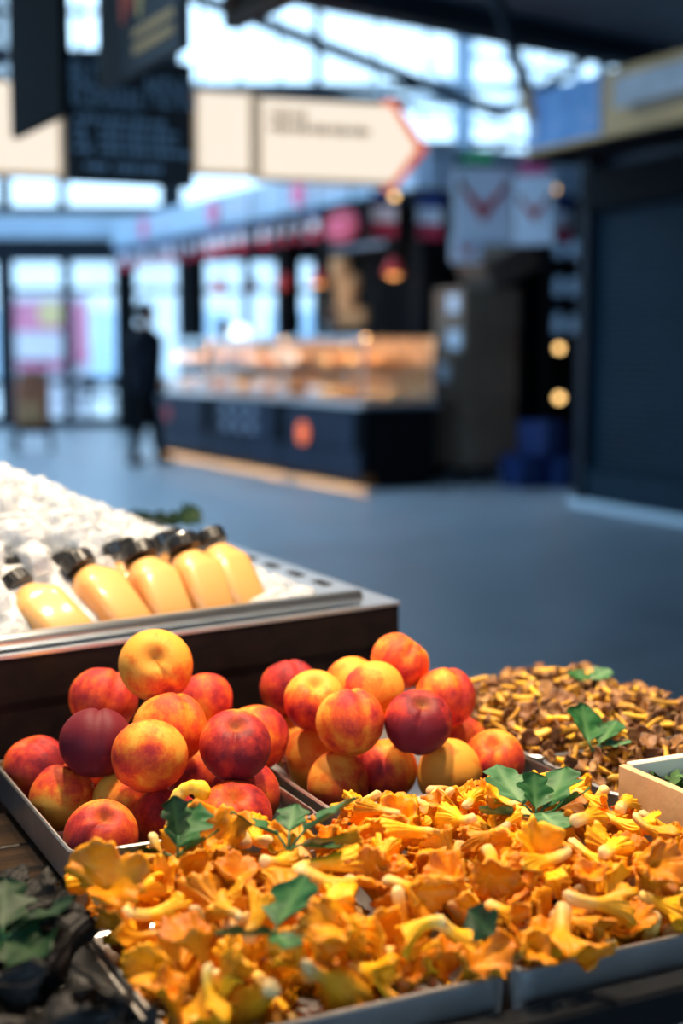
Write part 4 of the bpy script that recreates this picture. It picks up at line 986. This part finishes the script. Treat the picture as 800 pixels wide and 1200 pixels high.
def fill(kind, boxes, n_total, n_keep, target, seed, variants, name, labeler, margin=.012, smin=.85, smax=1.2, stuff_label='', stuff_cat='', modes=('lie', 'lie', 'up', 'any'), sink=.004, wts=None):
    r_ = random.Random(seed); hi_ = [chanterelle(s, 60 if kind == 'golden' else 28 if kind == 'yellowfoot' else 48, kind) for s in variants]; lo_ = [chanterelle(s, 22, kind) for s in variants]
    me = [g_.mesh(name, MATN[kind], True) for g_ in hi_]; arr = [np.array(g_.v)[::2] for g_ in hi_]
    heap = Heap(boxes, T + .003, target); out = []
    for i in range(n_total):
        b = r_.choices(boxes, wts)[0]; k_ = r_.randrange(len(me)); s_ = r_.uniform(smin, smax); R = rand_rot(r_, r_.choice(modes))
        vr = (arr[k_] * s_) @ np.array(R).T
        cands = [(r_.uniform(b[0] + margin, b[1] - margin), r_.uniform(b[2] + margin, b[3] - margin)) for _ in range(14)]
        q = heap.drop(vr, cands, sink)
        if q: out.append((k_, s_, R, q))
    # the highest-lying ones are single things, the buried rest is one object
    vis = sorted(range(len(out)), key=lambda i: -(i / len(out)))[:n_keep]; vis = set(vis)
    sg = G(); st_ = []
    for i, (k_, s_, R, q) in enumerate(out):
        Rw = Matrix.Rotation(TH, 3, 'Z') @ R; loc = W(q[0], q[1], q[2])
        if i in vis:
            o = put(name, me[k_], None, loc, (0, 0, 0), s_); o.rotation_mode = 'QUATERNION'; o.rotation_quaternion = Rw.to_quaternion()
            lb, gp, ct = labeler(q[0], q[1], hi_[k_].form); tag(o, lb, ct, gp)
        else:
            sg.add([Rw @ (Vector(p) * s_) + loc for p in lo_[k_].v], lo_[k_].f); st_ += lo_[k_].att['tone']
    if st_:
        sg.att['tone'] = st_; tag(sg.build(name + '_underlayer', MATN[kind], None, True), stuff_label, stuff_cat, kind='stuff')
    print(name, len(out), 'placed', len(vis), 'single'); return heap

def mound(boxes, top, edge, pw=2.2):
    def f(u_, v_):
        best = edge - .02
        for (a, b, c, d) in boxes:
            if a - .02 <= u_ <= b + .02 and c - .02 <= v_ <= d + .02:
                x = abs(2 * (u_ - a) / (b - a) - 1); y = abs(2 * (v_ - c) / (d - c) - 1); best = max(best, edge + (top - edge) * (1 - min(1, x) ** pw) ** .8 * (1 - min(1, y) ** pw) ** .8)
        return best
    return f
def front_target(u_, v_):
    # one long heap: high at the back and right, lower towards the front rim
    a = min(1, max(0, (v_ - .775) / .11)); b = min(1, max(0, (1.095 - v_) / .05)); c = min(1, max(0, (u_ - .262) / .10)); d = min(1, max(0, (.80 - u_) / .12))
    return T + .034 + .032 * a ** .8 * (.5 + .5 * b) * (.4 + .6 * c) * (.35 + .65 * d)
def lab_golden(u_, v_, form):
    tr_ = 'left' if u_ < .5115 else 'right'; rowv = 'front edge' if v_ < .87 else ('middle' if v_ < .98 else 'back')
    fm_ = 'tightly folded' if form[2] > .4 else ('broad wavy capped' if form[0] > .0215 else ('long stemmed' if form[1] > .033 else 'small funnel shaped'))
    return f'{fm_} golden chanterelle at the {rowv} of the front {tr_} tray', f'{fm_} chanterelles at the {rowv} of the front {tr_} tray', 'mushroom'
GH = fill('golden', [TA, TB], 3400, 300, front_target, 11, range(100, 116), 'chanterelle', lab_golden, margin=.015, smin=.72, smax=1.12, modes=('lie', 'any', 'any', 'up'),
     stuff_label='lower layer of golden chanterelles filling the two front trays', stuff_cat='mushrooms', wts=[.45, .55])
def lab_yf(u_, v_, form):
    if v_ < 1.2: w_ = 'in the narrow tray behind the wooden crate'
    else: w_ = 'at the ' + ('far left' if u_ < .93 and v_ > 1.35 else 'far right' if v_ > 1.35 else 'near left' if u_ < .93 else 'near right') + ' of the back right tray'
    fm_ = 'wide brown capped' if form[0] > .011 else 'small brown capped'
    return f'{fm_} yellow-stemmed mushroom {w_}', f'{fm_} mushrooms {w_}', 'mushroom'
def yf_t(u_, v_):
    x = min(1, min(abs(u_ - .80), abs(1.095 - u_)) / .08); y = min(1, min(abs(v_ - 1.05), abs(1.505 - v_)) / .08)
    return T + .018 + .038 * min(x, y) ** .7
fill('yellowfoot', [TC, TD], 1000, 300, yf_t, 23, range(200, 210), 'yellowfoot_mushroom', lab_yf, margin=.012, smin=.85, smax=1.25,
     stuff_label='lower layer of brown yellow-stemmed mushrooms filling the back right trays', stuff_cat='mushrooms', modes=('lie', 'up', 'lie', 'any'), sink=.003, wts=[.66, .34])
def lab_bt(u_, v_, form):
    w_ = 'back' if v_ > .97 else 'middle' if v_ > .89 else 'front'; fm_ = 'crumpled' if form[2] > .3 else 'trumpet shaped'
    return f'{fm_} black mushroom at the {w_} of the lower left tray', f'{fm_} black mushrooms at the {w_} of the lower left tray', 'mushroom'
fill('trumpet', [TT], 900, 170, mound([TT], T + .064, T + .040), 31, range(300, 308), 'black_trumpet', lab_bt, margin=.014, smin=.9, smax=1.25,
     stuff_label='lower layer of black trumpet mushrooms in the lower left tray', stuff_cat='mushrooms')
# the curled chanterelle hooked over the tray edge and a few standouts on top of the heap
hk = G(); pts = [pz(206, 972, .862)]; base = Vector(pts[0]); right = Vector((1, 0, 0)); upv = Vector(UP)
sc_m = np.linalg.norm(base - Vector(CAM)) / F
path = [base + right * (dx * sc_m) + upv * (dy * sc_m) for dx, dy in ((2, -10), (-1, 8), (-2, 22), (2, 36), (10, 45), (20, 48), (29, 44), (32, 34))]
rad8 = [.0085, .0078, .0070, .0062, .0055, .0060, .0085, .0040]; fine, fr = [], []
for i in range(28):
    t_ = i / 27 * 6.999; j = int(t_); f_ = t_ - j; pts4 = [path[max(0, min(7, j + d_))] for d_ in (-1, 0, 1, 2)]
    fine.append(.5 * (2 * pts4[1] + (pts4[2] - pts4[0]) * f_ + (2 * pts4[0] - 5 * pts4[1] + 4 * pts4[2] - pts4[3]) * f_ ** 2 + (3 * pts4[1] - pts4[0] - 3 * pts4[2] + pts4[3]) * f_ ** 3)); fr.append((rad8[j] * (1 - f_) + rad8[min(7, j + 1)] * f_) * (1 + .08 * math.sin(i * 2.1)))
hk.tube(fine, fr, 16); hk.att['tone'] = [min(.5, .12 + .014 * (i // 16)) for i in range(len(hk.v))]
tag(hk.build('chanterelle', 'chanterelle_flesh', None, True), 'curled hook shaped chanterelle stalk rising in front of the peaches', 'mushroom')
big = [chanterelle(s, 72) for s in (401, 402, 403, 404, 405)]
bigm = [g_.mesh('chanterelle', 'chanterelle_flesh', True) for g_ in big]
for k, (px, py, z, tx, ty, s_, lb) in enumerate(((122, 1062, .862, .85, .15, 1.15, 'bowl shaped chanterelle facing the viewer in the back left corner of the front left tray'), (432, 1095, .862, .5, .1, 1.0, 'broad chanterelle cap near the front rim of the front left tray'),
        (655, 1045, .880, 2.0, .3, 1.15, 'pale brown backed chanterelle showing its gills in the front right tray'), (430, 1000, .880, 1.3, .5, 1.1, 'orange trumpet chanterelle right of the pale green leaf'), (262, 985, .875, .9, .3, 1.1, 'frilly chanterelle in front of the left peach tray'), (630, 985, .88, 1.0, -.6, 1.0, 'upright chanterelle below the large leaf sprig'), (735, 1000, .875, .7, .3, 1.0, 'wide chanterelle beside the wooden crate'))):
    p = pz(px, py, z); R = Matrix.Rotation(-ty, 3, 'Z') @ Matrix.Rotation(tx, 3, 'X') @ Matrix.Rotation(k * 1.7, 3, 'Z')
    vr = (np.array(big[k % 5].v)[::2] * s_) @ np.array(Matrix.Rotation(-TH, 3, 'Z') @ R).T; u_, v_ = uv(p)
    GH.target = lambda a, b: 9; q = GH.drop(vr, [(u_, v_)], .028)
    if not q: print('no place', lb); continue
    o = put('chanterelle', bigm[k % 5], None, W(u_, v_, q[2]), (0, 0, 0), s_); o.rotation_mode = 'QUATERNION'; o.rotation_quaternion = R.to_quaternion(); tag(o, lb, 'mushroom')

# ------------------------------------------------------------------ leaves
def leaf(L_, W_, seed, mat, lobes=3.2, curl=.5):
    r_ = random.Random(seed); gg = G(); ns, nt_ = 34, 13; vein = []; vs_ = []; p0 = r_.uniform(-.3, .3)
    for i in range(ns + 1):
        s = i / ns; env = math.sin(PI * s ** 1.05) ** .55 if 0 < s < 1 else 0
        lob = 1 + .24 * math.cos(2 * PI * lobes * s + PI + p0) + .05 * math.sin(2 * PI * lobes * 2.5 * s)
        w_ = W_ / 2 * env * lob + .0008
        for j in range(nt_):
            t = j / (nt_ - 1) * 2 - 1
            x = s * L_ + t * t * w_ * .18 * (1 - s); y = t * w_
            z = curl * L_ * (.30 * s * s - .25 * s) + .25 * abs(y) * (1.2 - s) + .05 * W_ * math.sin(9 * s + 3 * t + seed) * abs(t)
            vs_.append((x, y, z))
            vein.append(max(math.exp(-(t * nt_ / 2.6) ** 2), .5 * math.exp(-(((s * lobes * 1.0 - abs(t) * .5 + .1) % 1 - .5) / .08) ** 2)) * (1 - .5 * s))
    n = nt_; fs = [(i * n + j, (i + 1) * n + j, (i + 1) * n + j + 1, i * n + j + 1) for i in range(ns) for j in range(n - 1)]
    N_ = len(vs_); vs2 = vs_ + [(x, y, z - .0004) for x, y, z in vs_]
    fs += [tuple(q + N_ for q in f[::-1]) for f in fs]
    gg.add(vs2, fs); gg.att['vein'] = vein + vein; return gg.mesh('leaf', mat, True)
def sprig(px, py, z, leaves, label, stem=True, name='herb_sprig'):
    p = Vector(pz(px, py, z)); e = empty(name, label, 'leaf', p)
    for k, (L_, W_, az, tilt, roll, off, mat) in enumerate(leaves):
        o = put('leaf', leaf(L_ * .9, W_ * .95, k * 7 + int(px), mat, rng.choice((2.2, 2.8, 3.2))), e, off)
        o.rotation_euler = (Matrix.Rotation(az, 3, 'Z') @ Matrix.Rotation(-tilt, 3, 'Y') @ Matrix.Rotation(roll, 3, 'X')).to_euler()
        if stem: G().tube([(0, 0, -.006), (off[0] * .5, off[1] * .5, off[2] * .5 - .002), off], [.0013, .0012, .0010], 6).build('stem', 'leaf_pale', e, True)
    return e
r2 = math.radians
sprig(338, 990, .884, [(.058, .050, r2(38), .30, -.5, (.012, .004, .010), 'leaf_pale'), (.050, .036, r2(150), .25, .4, (-.008, .004, .006), 'leaf'), (.040, .030, r2(-25), .1, -.3, (.008, -.006, .002), 'leaf'), (.03, .024, r2(80), .5, 0, (0, .01, .008), 'leaf')], 'large pale green leaf sprig in the middle of the chanterelles')
sprig(208, 1000, .877, [(.046, .036, r2(70), .7, .3, (.0, .004, .004), 'leaf'), (.040, .030, r2(190), .15, .4, (-.010, 0, 0), 'leaf_dark'), (.036, .028, r2(20), .4, -.4, (.004, 0, .002), 'leaf'), (.034, .022, r2(110), 1.1, .2, (0, .006, .012), 'leaf_dark')], 'dark green leaf sprig below the curled chanterelle')
sprig(318, 1092, .879, [(.046, .040, r2(60), .6, -.3, (.004, .004, .002), 'leaf'), (.042, .034, r2(195), .1, .5, (0, -.002, 0), 'leaf'), (.026, .022, r2(-60), 0, 0, (.004, -.004, 0), 'leaf')], 'green leaf sprig on the front left chanterelles')
sprig(548, 1072, .875, [(.036, .022, r2(-60), -.2, .9, (0, 0, .004), 'leaf_dark')], 'single small dark leaf on the front right chanterelles', False)
sprig(628, 950, .881, [(.052, .044, r2(118), .50, .1, (-.010, .004, .004), 'leaf_pale'), (.052, .046, r2(58), .50, -.2, (.008, .004, .002), 'leaf'), (.044, .036, r2(20), .4, -.5, (.012, -.002, 0), 'leaf'), (.036, .030, r2(185), .2, .5, (-.016, 0, -.004), 'leaf_pale'), (.040, .034, r2(-70), -.1, 0, (.004, -.006, 0), 'leaf_pale'), (.035, .03, r2(90), .9, .4, (0, .0, .002), 'leaf')], 'large bushy leaf sprig at the corner of the right peach tray')
sprig(694, 874, .862, [(.050, .040, r2(92), .75, .5, (-.004, .002, .004), 'leaf'), (.04, .032, r2(50), .5, -.2, (.008, .0, .002), 'leaf'), (.03, .026, r2(-10), .2, 0, (.012, 0, 0), 'leaf_pale')], 'green leaf standing in the brown mushrooms at the back right')
sprig(690, 800, .868, [(.034, .028, r2(20), .3, .2, (0, 0, .004), 'leaf_pale'), (.03, .024, r2(150), .3, -.2, (0, 0, .003), 'leaf')], 'pale leaf at the far rim of the back right tray', False)
sprig(2, 1100, .870, [(.046, .038, r2(100), .5, .2, (0, .004, .006), 'leaf_dark'), (.055, .045, r2(30), .3, -.3, (.006, 0, .004), 'leaf_dark'), (.04, .035, r2(200), .2, 0, (-.006, 0, .002), 'leaf_dark'), (.05, .04, r2(-40), .1, .3, (.004, -.006, 0), 'leaf_dark')], 'dark leaf sprig on the black mushrooms at the left edge')
sprig(386, 1100, .862, [(.022, .018, r2(50), .2, .3, (0, 0, .003), 'leaf_dark')], 'tiny leaf scrap between the front left chanterelles', False)

# ------------------------------------------------------------------ wooden crate with moss
cu0, cv1, ch = .797, 1.046, .076
cr = empty('wooden_crate', 'pale wooden crate filled with green moss at the right edge', 'crate', W(cu0, cv1, T), TH)
wd, dp = .24, .22
G().box((.004, -dp / 2, ch / 2), (.008, dp, ch), bev=.0008).build('side_panel', 'crate_wood', cr); G().box((wd - .004, -dp / 2, ch / 2), (.008, dp, ch), bev=.0008).build('side_panel', 'crate_wood', cr)
G().box((wd / 2, -.005, ch / 2 + .002), (wd - .017, .010, ch), bev=.0008).build('end_panel', 'crate_edge', cr); G().box((wd / 2, -dp + .005, ch / 2 + .002), (wd - .017, .010, ch), bev=.0008).build('end_panel', 'crate_edge', cr)
G().box((wd / 2, -dp / 2, .004), (wd - .018, dp - .022, .006)).build('base_board', 'crate_wood', cr)
ms = G(); n = 26; r_ = random.Random(5)
for i in range(230):
    x, y = r_.uniform(.016, wd - .016), -r_.uniform(.02, dp - .02); ms.ball((x, y, .052 + r_.uniform(-.004, .006)), r_.uniform(.007, .012), 7, 5, sc=(1, 1, .8))
for i in range(500):
    x, y = r_.uniform(.014, wd - .014), -r_.uniform(.018, dp - .018); a = r_.uniform(0, 6.3); z = .057; h_ = r_.uniform(.006, .016)
    d_ = Vector((math.cos(a), math.sin(a), 0)); q = Vector((x, y, z)); s_ = d_.cross(Vector((0, 0, 1))) * .005
    ms.add([q, q + d_ * .008 + s_ + Vector((0, 0, h_ * .6)), q + d_ * .014 + Vector((0, 0, h_)), q + d_ * .008 - s_ + Vector((0, 0, h_ * .6))], [(0, 1, 2, 3)])
mo_ = ms.build('moss_filling', 'leaf_moss', None, True, loc=W(cu0, cv1, T), rot=(0, 0, TH)); tag(mo_, 'green moss filling the pale wooden crate', 'moss', kind='stuff')

# ------------------------------------------------------------------ ice cabinet
FA = math.radians(37.0); SD = math.radians(115.5); ZC = .94
cR = Vector(pz(467, 705, ZC)); df = Vector((math.cos(FA), math.sin(FA), 0)); ds = Vector((math.cos(SD), math.sin(SD), 0))
def CW(a, b, z): p = cR - df * a + ds * b; return Vector((p.x, p.y, z))     # a: leftwards along the front, b: backwards along the side
cab = empty('ice_cabinet', 'dark brown wooden cabinet with a steel top holding the ice pan', 'cabinet', (cR.x, cR.y, 0))
o_ = Vector((cR.x, cR.y, 0)); La, Lb = 1.25, 1.05
def quad(a0, a1, b0, b1): return [tuple((CW(a, b, 0) - o_).xy) for a, b in ((a0, b0), (a0, b1), (a1, b1), (a1, b0))]
G().prism(quad(.004, La, .004, Lb), .02, ZC - .10).build('body', 'cabinet_wood', cab)
for qd in (quad(.004, La, .004, .008), quad(.004, La, Lb - .01, Lb), quad(.004, .02, .008, Lb - .01), quad(La - .02, La, .008, Lb - .01)): G().prism(qd, ZC - .10, ZC - .004).build('apron', 'cabinet_wood', cab)
G().prism(quad(0, La + .01, 0, .006), ZC - .052, ZC - .004).build('top_rail', 'cabinet_wood', cab)
G().prism(quad(0, .04, -.004, .005), .02, ZC - .052).build('corner_stile', 'cabinet_wood', cab)
G().prism(quad(.62, .66, -.004, .005), .02, ZC - .052).build('corner_stile', 'cabinet_wood', cab)
for qd in (quad(-.002, La + .012, -.002, .012), quad(-.002, La + .012, .93, Lb), quad(-.002, .10, .012, .93), quad(1.18, La + .012, .012, .93)): G().prism(qd, ZC - .004, ZC).build('steel_top', 'steel_bright', cab)
# pan: broad steel rim standing a little proud, floor below
pan = empty('ice_pan', 'bright steel pan full of ice set into the dark cabinet', 'pan', (cR.x, cR.y, ZC))
PA0, PA1, PB0, PB1 = .055, 1.2, .010, .95; ZR = .016
def q3(a0, a1, b0, b1): return quad(a0, a1, b0, b1)
G().tube([CW(PA0, PB0 + .008, .010) - o_, CW(PA1, PB0 + .008, .010) - o_], .0095, 16).build('front_rim', 'steel_bright', pan, True)
for nm, qd in (('back_rim', q3(PA0, PA1, PB1 - .05, PB1)), ('side_rim', q3(PA0, PA0 + .055, PB0 + .014, PB1 - .05)), ('side_rim', q3(PA1 - .03, PA1, PB0 + .014, PB1 - .05))):
    G().prism(qd, .0005, ZR).build(nm, 'steel_bright', pan)
G().prism(q3(PA0 + .055, PA1 - .03, PB0 + .014, PB1 - .05), -.085, -.08).build('pan_floor', 'steel_bright', pan)
for qd in (q3(PA0 + .052, PA1 - .028, PB0 + .012, PB0 + .014), q3(PA0 + .052, PA0 + .055, PB0 + .014, PB1 - .05), q3(PA1 - .03, PA1 - .028, PB0 + .014, PB1 - .05), q3(PA0 + .052, PA1 - .028, PB1 - .05, PB1 - .048)): G().prism(qd, -.08, .001).build('pan_wall', 'steel_bright', pan)
for j in range(9): G().prism(q3(PA0 + .008, PA0 + .022, .08 + j * .085, .12 + j * .085), ZR, ZR + .0012).build('drain_slot', 'soot', pan)

# ice heap height above the pan floor, as a function of (a, b)
def ice_h(a, b):
    d1 = max(0, a - .10); d2 = max(0, b - .055)
    s1 = min(1, d1 / .50); s2 = min(1, d2 / .28); back = min(1, max(0, (PB1 - .06 - b)) / .15)
    return ZC + .012 + .215 * (s1 ** 1.1) * (s2 ** .7) * back ** .6
core = G(); na, nb = 46, 36; vs_ = []
A0, A1, B0, B1 = PA0 + .06, PA1 - .035, PB0 + .02, PB1 - .055
for i in range(na + 1):
    for j in range(nb + 1):
        a = A0 + (A1 - A0) * i / na; b = B0 + (B1 - B0) * j / nb; h_ = ice_h(a, b) - .022 + rng.uniform(-.006, .006)
        vs_.append(CW(a, b, max(ZC - .012, h_ if 0 < i < na and 0 < j < nb else ZC - .012)))
core.add(vs_, [(i * (nb + 1) + j, (i + 1) * (nb + 1) + j, (i + 1) * (nb + 1) + j + 1, i * (nb + 1) + j + 1)[::-1] for i in range(na) for j in range(nb)])
plain('ice_core', (.50, .51, .53), .35, bump=.6, bscale=70)
tag(core.build('crushed_ice', 'ice_core', None, False), 'bed of crushed ice under the cubes in the steel pan', 'ice', kind='stuff')
def cube_mesh(seed, big=1.0):
    r_ = random.Random(seed); bm = bmesh.new(); bmesh.ops.create_cube(bm, size=.024)
    for v in bm.verts: v.co += Vector((r_.uniform(-1, 1), r_.uniform(-1, 1), r_.uniform(-1, 1))) * .0028
    bmesh.ops.bevel(bm, geom=list(bm.edges), offset=.0045, segments=2, affect='EDGES', profile=.6)
    me = bpy.data.meshes.new('ice_cube'); bm.to_mesh(me); bm.free(); me.materials.append(M['ice']); me.polygons.foreach_set('use_smooth', [True] * len(me.polygons)); return me
ICE = [cube_mesh(s) for s in range(6)]
r_ = random.Random(77); cubes = []
for t_ in range(9000):
    a, b = r_.uniform(A0 + .01, A1 - .01), r_.uniform(B0 + .008, B1 - .02); z = ice_h(a, b) - .004 + r_.uniform(-.012, .006)
    if ice_h(a, b) < ZC + .018 and r_.random() < .3: continue
    if b < .085 and a > .20 and r_.random() < .97: continue
    p = CW(a, b, max(z, ZC + .004))
    if all((p - q).length > .0225 for q in cubes[-700:]): cubes.append(p)
# keep the ones facing the viewer as things, the rest as one object
def facing(p):
    x, y = 400 + F * float(np.dot(np.array(p) - CAM, RT) / np.dot(np.array(p) - CAM, FW)), 0
    return (x < -12, float(np.linalg.norm(np.array(p) - CAM)))
BOT = []
def bottle_axis(): return (Vector((-math.sin(FA), math.cos(FA), 0)) * .72 + Vector((-.16, -.06, 0)) + Vector((0, 0, .70))).normalized()
AX = bottle_axis(); AX2 = (AX + Vector((0, 0, .9))).normalized()
front = [(84, 662, 131, 717), (156, 648, 188, 713), (211, 640, 240, 709), (242, 633, 278, 703), (12, 686, 57, 727)]
lbs = ['juice bottle second from the left in the front row on the ice', 'juice bottle in the middle of the front row on the ice', 'juice bottle fourth from the left in the front row', 'rightmost juice bottle at the end of the row', 'leftmost juice bottle of the front row, partly out of frame']
for k, (x0, y0, x1, y1) in enumerate(front):
    r0 = ray(x1, y1)      # bottle's low end stands just behind the front rim: find where the ray crosses the vertical plane b = .05
    nrm = Vector((-df.y, df.x, 0)); pl = CW(0, 0, 0) + nrm * .088
    t_ = (pl - Vector(CAM)).dot(nrm) / Vector(r0).dot(nrm); ref = Vector(CAM) + Vector(r0) * t_
    ax = Vector((-(x1 - x0) / (y1 - y0) * .8, .42, .8)).normalized(); flat = math.hypot(ax.x, ax.z + .1 * ax.y); vis_ = math.hypot(x1 - x0, y1 - y0) / F * float(np.dot(np.array(ref) - CAM, FW)) / flat
    BOT.append((ref - ax * max(.0, .122 - vis_), lbs[k], 'juice bottles in the front row', ax))
back = [(6, 664), (76, 655), (140, 642), (197, 631)]
lbb = ['second-row juice bottle mostly buried behind the leftmost one', 'second-row juice bottle whose cap shows left of the second front cap', 'second-row juice bottle whose cap shows behind the middle front bottle', 'second-row juice bottle buried left of the last two front bottles']
nrm = Vector((-df.y, df.x, 0))
for k, (x, y) in enumerate(back):
    r0 = Vector(ray(x, y)); pl = CW(0, 0, 0) + nrm * .172; t_ = (pl - Vector(CAM)).dot(nrm) / r0.dot(nrm); BOT.append((Vector(CAM) + r0 * t_ - AX2 * .124, lbb[k], 'juice bottles in the second row', AX2))
def seg_d(p, a, b):
    t_ = max(0, min(1, (p - a).dot(b - a) / (b - a).length_squared)); return (p - a - (b - a) * t_).length
cubes = [p for p in cubes if all(seg_d(p, q[0], q[0] + q[3] * .125) > .040 for q in BOT[:5]) and all(seg_d(p, q[0] + AX2 * .09, q[0] + AX2 * .13) > .026 for q in BOT[5:])]
cubes.sort(key=facing); keep = cubes[:300]
thirds = lambda p: 'near the front rim' if (p - CW(0, 0, p.z)).dot(nrm) < .16 else ('on the right slope' if p.x > -.30 else 'high on the left')
for i, p in enumerate(keep):
    o = put('ice_cube', ICE[i % 6], None, p, (r_.uniform(0, 6), r_.uniform(0, 6), r_.uniform(0, 6)), r_.uniform(.9, 1.15)); w_ = thirds(p)
    tag(o, f'clear ice cube {w_} of the ice heap', 'ice cube', f'ice cubes {w_}')
sg = G()
for i, p in enumerate(cubes[300:]):
    me = ICE[i % 6]; R = Euler((r_.uniform(0, 6), r_.uniform(0, 6), r_.uniform(0, 6))).to_matrix(); sg.add([R @ v.co + p for v in me.vertices], [tuple(f.vertices) for f in me.polygons])
if sg.v: tag(sg.build('ice_cube_heap', 'ice', None, True), 'further ice cubes covering the far side of the heap', 'ice', kind='stuff')
print('cubes', len(cubes))

# bottles: square body with rounded shoulders, black ridged cap
def sq_ring(w, r, z, n=5): return [(x, y, z) for x, y in rrect(w, w, r, n)]
def body_mesh(ins, mat, top, name):
    gg = G(); rings = [sq_ring(.050 - 2 * ins, .012, 0 + ins), sq_ring(.060 - 2 * ins, .014, .005 + ins), sq_ring(.060 - 2 * ins, .014, .078), sq_ring(.0585 - 2 * ins, .016, .084), sq_ring(.050 - 2 * ins, .019, .094), sq_ring(.042 - 2 * ins, .0185, .101), sq_ring(.036 - 2 * ins, .0165, .106)] + ([sq_ring(.031 - 2 * ins, .0148, .109), sq_ring(.031 - 2 * ins, .0148, .116)] if top else [])
    n = len(rings[0]); fs = [(i * n + j, i * n + (j + 1) % n, (i + 1) * n + (j + 1) % n, (i + 1) * n + j) for i in range(len(rings) - 1) for j in range(n)] + [tuple(range(n - 1, -1, -1)), tuple(range((len(rings) - 1) * n, len(rings) * n))]
    return gg.add([p for r in rings for p in r], fs).mesh(name, mat, True)
bj = body_mesh(.0008, 'juice', False, 'juice'); bs_ = body_mesh(0, 'bottle_plastic', True, 'bottle_shell')
gc = G(); n = 48; pr = [(.0200, 0), (.0210, .0012), (.0210, .0150), (.0202, .0172), (.0185, .0182), (.004, .0184)]
gc.add([((r * (1 + .018 * (j % 2) * (1 if i in (1, 2) else 0))) * math.cos(2 * PI * j / n), (r * (1 + .018 * (j % 2) * (1 if i in (1, 2) else 0))) * math.sin(2 * PI * j / n), z) for i, (r, z) in enumerate(pr) for j in range(n)],
       [(i * n + j, i * n + (j + 1) % n, (i + 1) * n + (j + 1) % n, (i + 1) * n + j) for i in range(len(pr) - 1) for j in range(n)] + [tuple(range(n - 1, -1, -1)), tuple(range((len(pr) - 1) * n, len(pr) * n))])
cm = gc.mesh('cap', 'cap_black', False)
for k, (p, lb, gp, axb) in enumerate(BOT):
    e = empty('juice_bottle', lb, 'bottle', p, 0, gp); ax = (axb + Vector((rng.uniform(-.02, .02), rng.uniform(-.05, .05), 0))).normalized()
    xa = (df - ax * df.dot(ax)).normalized(); ya = ax.cross(xa); e.rotation_mode = 'QUATERNION'; e.rotation_quaternion = (Matrix((xa, ya, ax)).transposed() @ Matrix.Rotation(rng.uniform(-.2, .2), 3, 'Z')).to_quaternion()
    put('juice', bj, e); put('bottle_shell', bs_, e); put('cap', cm, e, (0, 0, .1135))
# leaf lying over the far pan edge
lp = py_(215, 602, 2.55)
sp = empty('herb_sprig', 'dark green leaf behind the heap of ice', 'leaf', tuple(lp))
for az, L_, off in ((r2(178), .075, (0, 0, -.010)), (r2(35), .05, (-.01, 0, -.014)), (r2(200), .06, (-.06, 0, -.008))):
    o = put('leaf', leaf(L_, .045, int(L_ * 900), 'leaf_dark'), sp, off); o.rotation_euler = (.9, -.35 if az < 2 else .1, az)

# ------------------------------------------------------------------ sub-parts: print, labels and fittings belong to the part that carries them
def under(thing, part, kids):
    for root in [o for o in col.objects if o.parent is None and o.name.split('.')[0] == thing]:
        ch = list(root.children); host = next((c for c in ch if c.name.split('.')[0] == part), None)
        if host is None: continue
        for c in ch:
            if c is not host and c.name.split('.')[0] in kids:
                c.parent = host
under('carton', 'box_body', ('tape', 'label', 'flap')); under('shopping_trolley', 'bag', ('bag_flap', 'bag_pocket'))
under('arrow_sign', 'lightbox', ('lettering', 'orange_edge')); under('menu_board', 'board', ('lettering',)); under('vegetable_board', 'board', ('lettering', 'vegetable_print'))
under('hanging_sign', 'panel', ('emblem_claw', 'emblem_tip')); under('exit_sign', 'panel', ('door_mark', 'arrow_shaft', 'arrow_head'))
under('oval_sign', 'oval_panel', ('inner_panel', 'lettering')); under('pink_billboard', 'panel', ('pink_field', 'disc'))
under('awning_sign', 'picture_panel', ('picture_print',)); under('market_kiosk', 'fascia_panel', ('logo_disc', 'lettering')); under('street_building', 'wall', ('window',))
under('counter_unit', 'front_panel', ('lettering', 'round_logo')); under('pendant_lamp', 'lamp_shade', ('bulb',)); under('heat_lamp', 'lamp_shade', ('bulb',)); under('ice_pan', 'side_rim', ('drain_slot',))
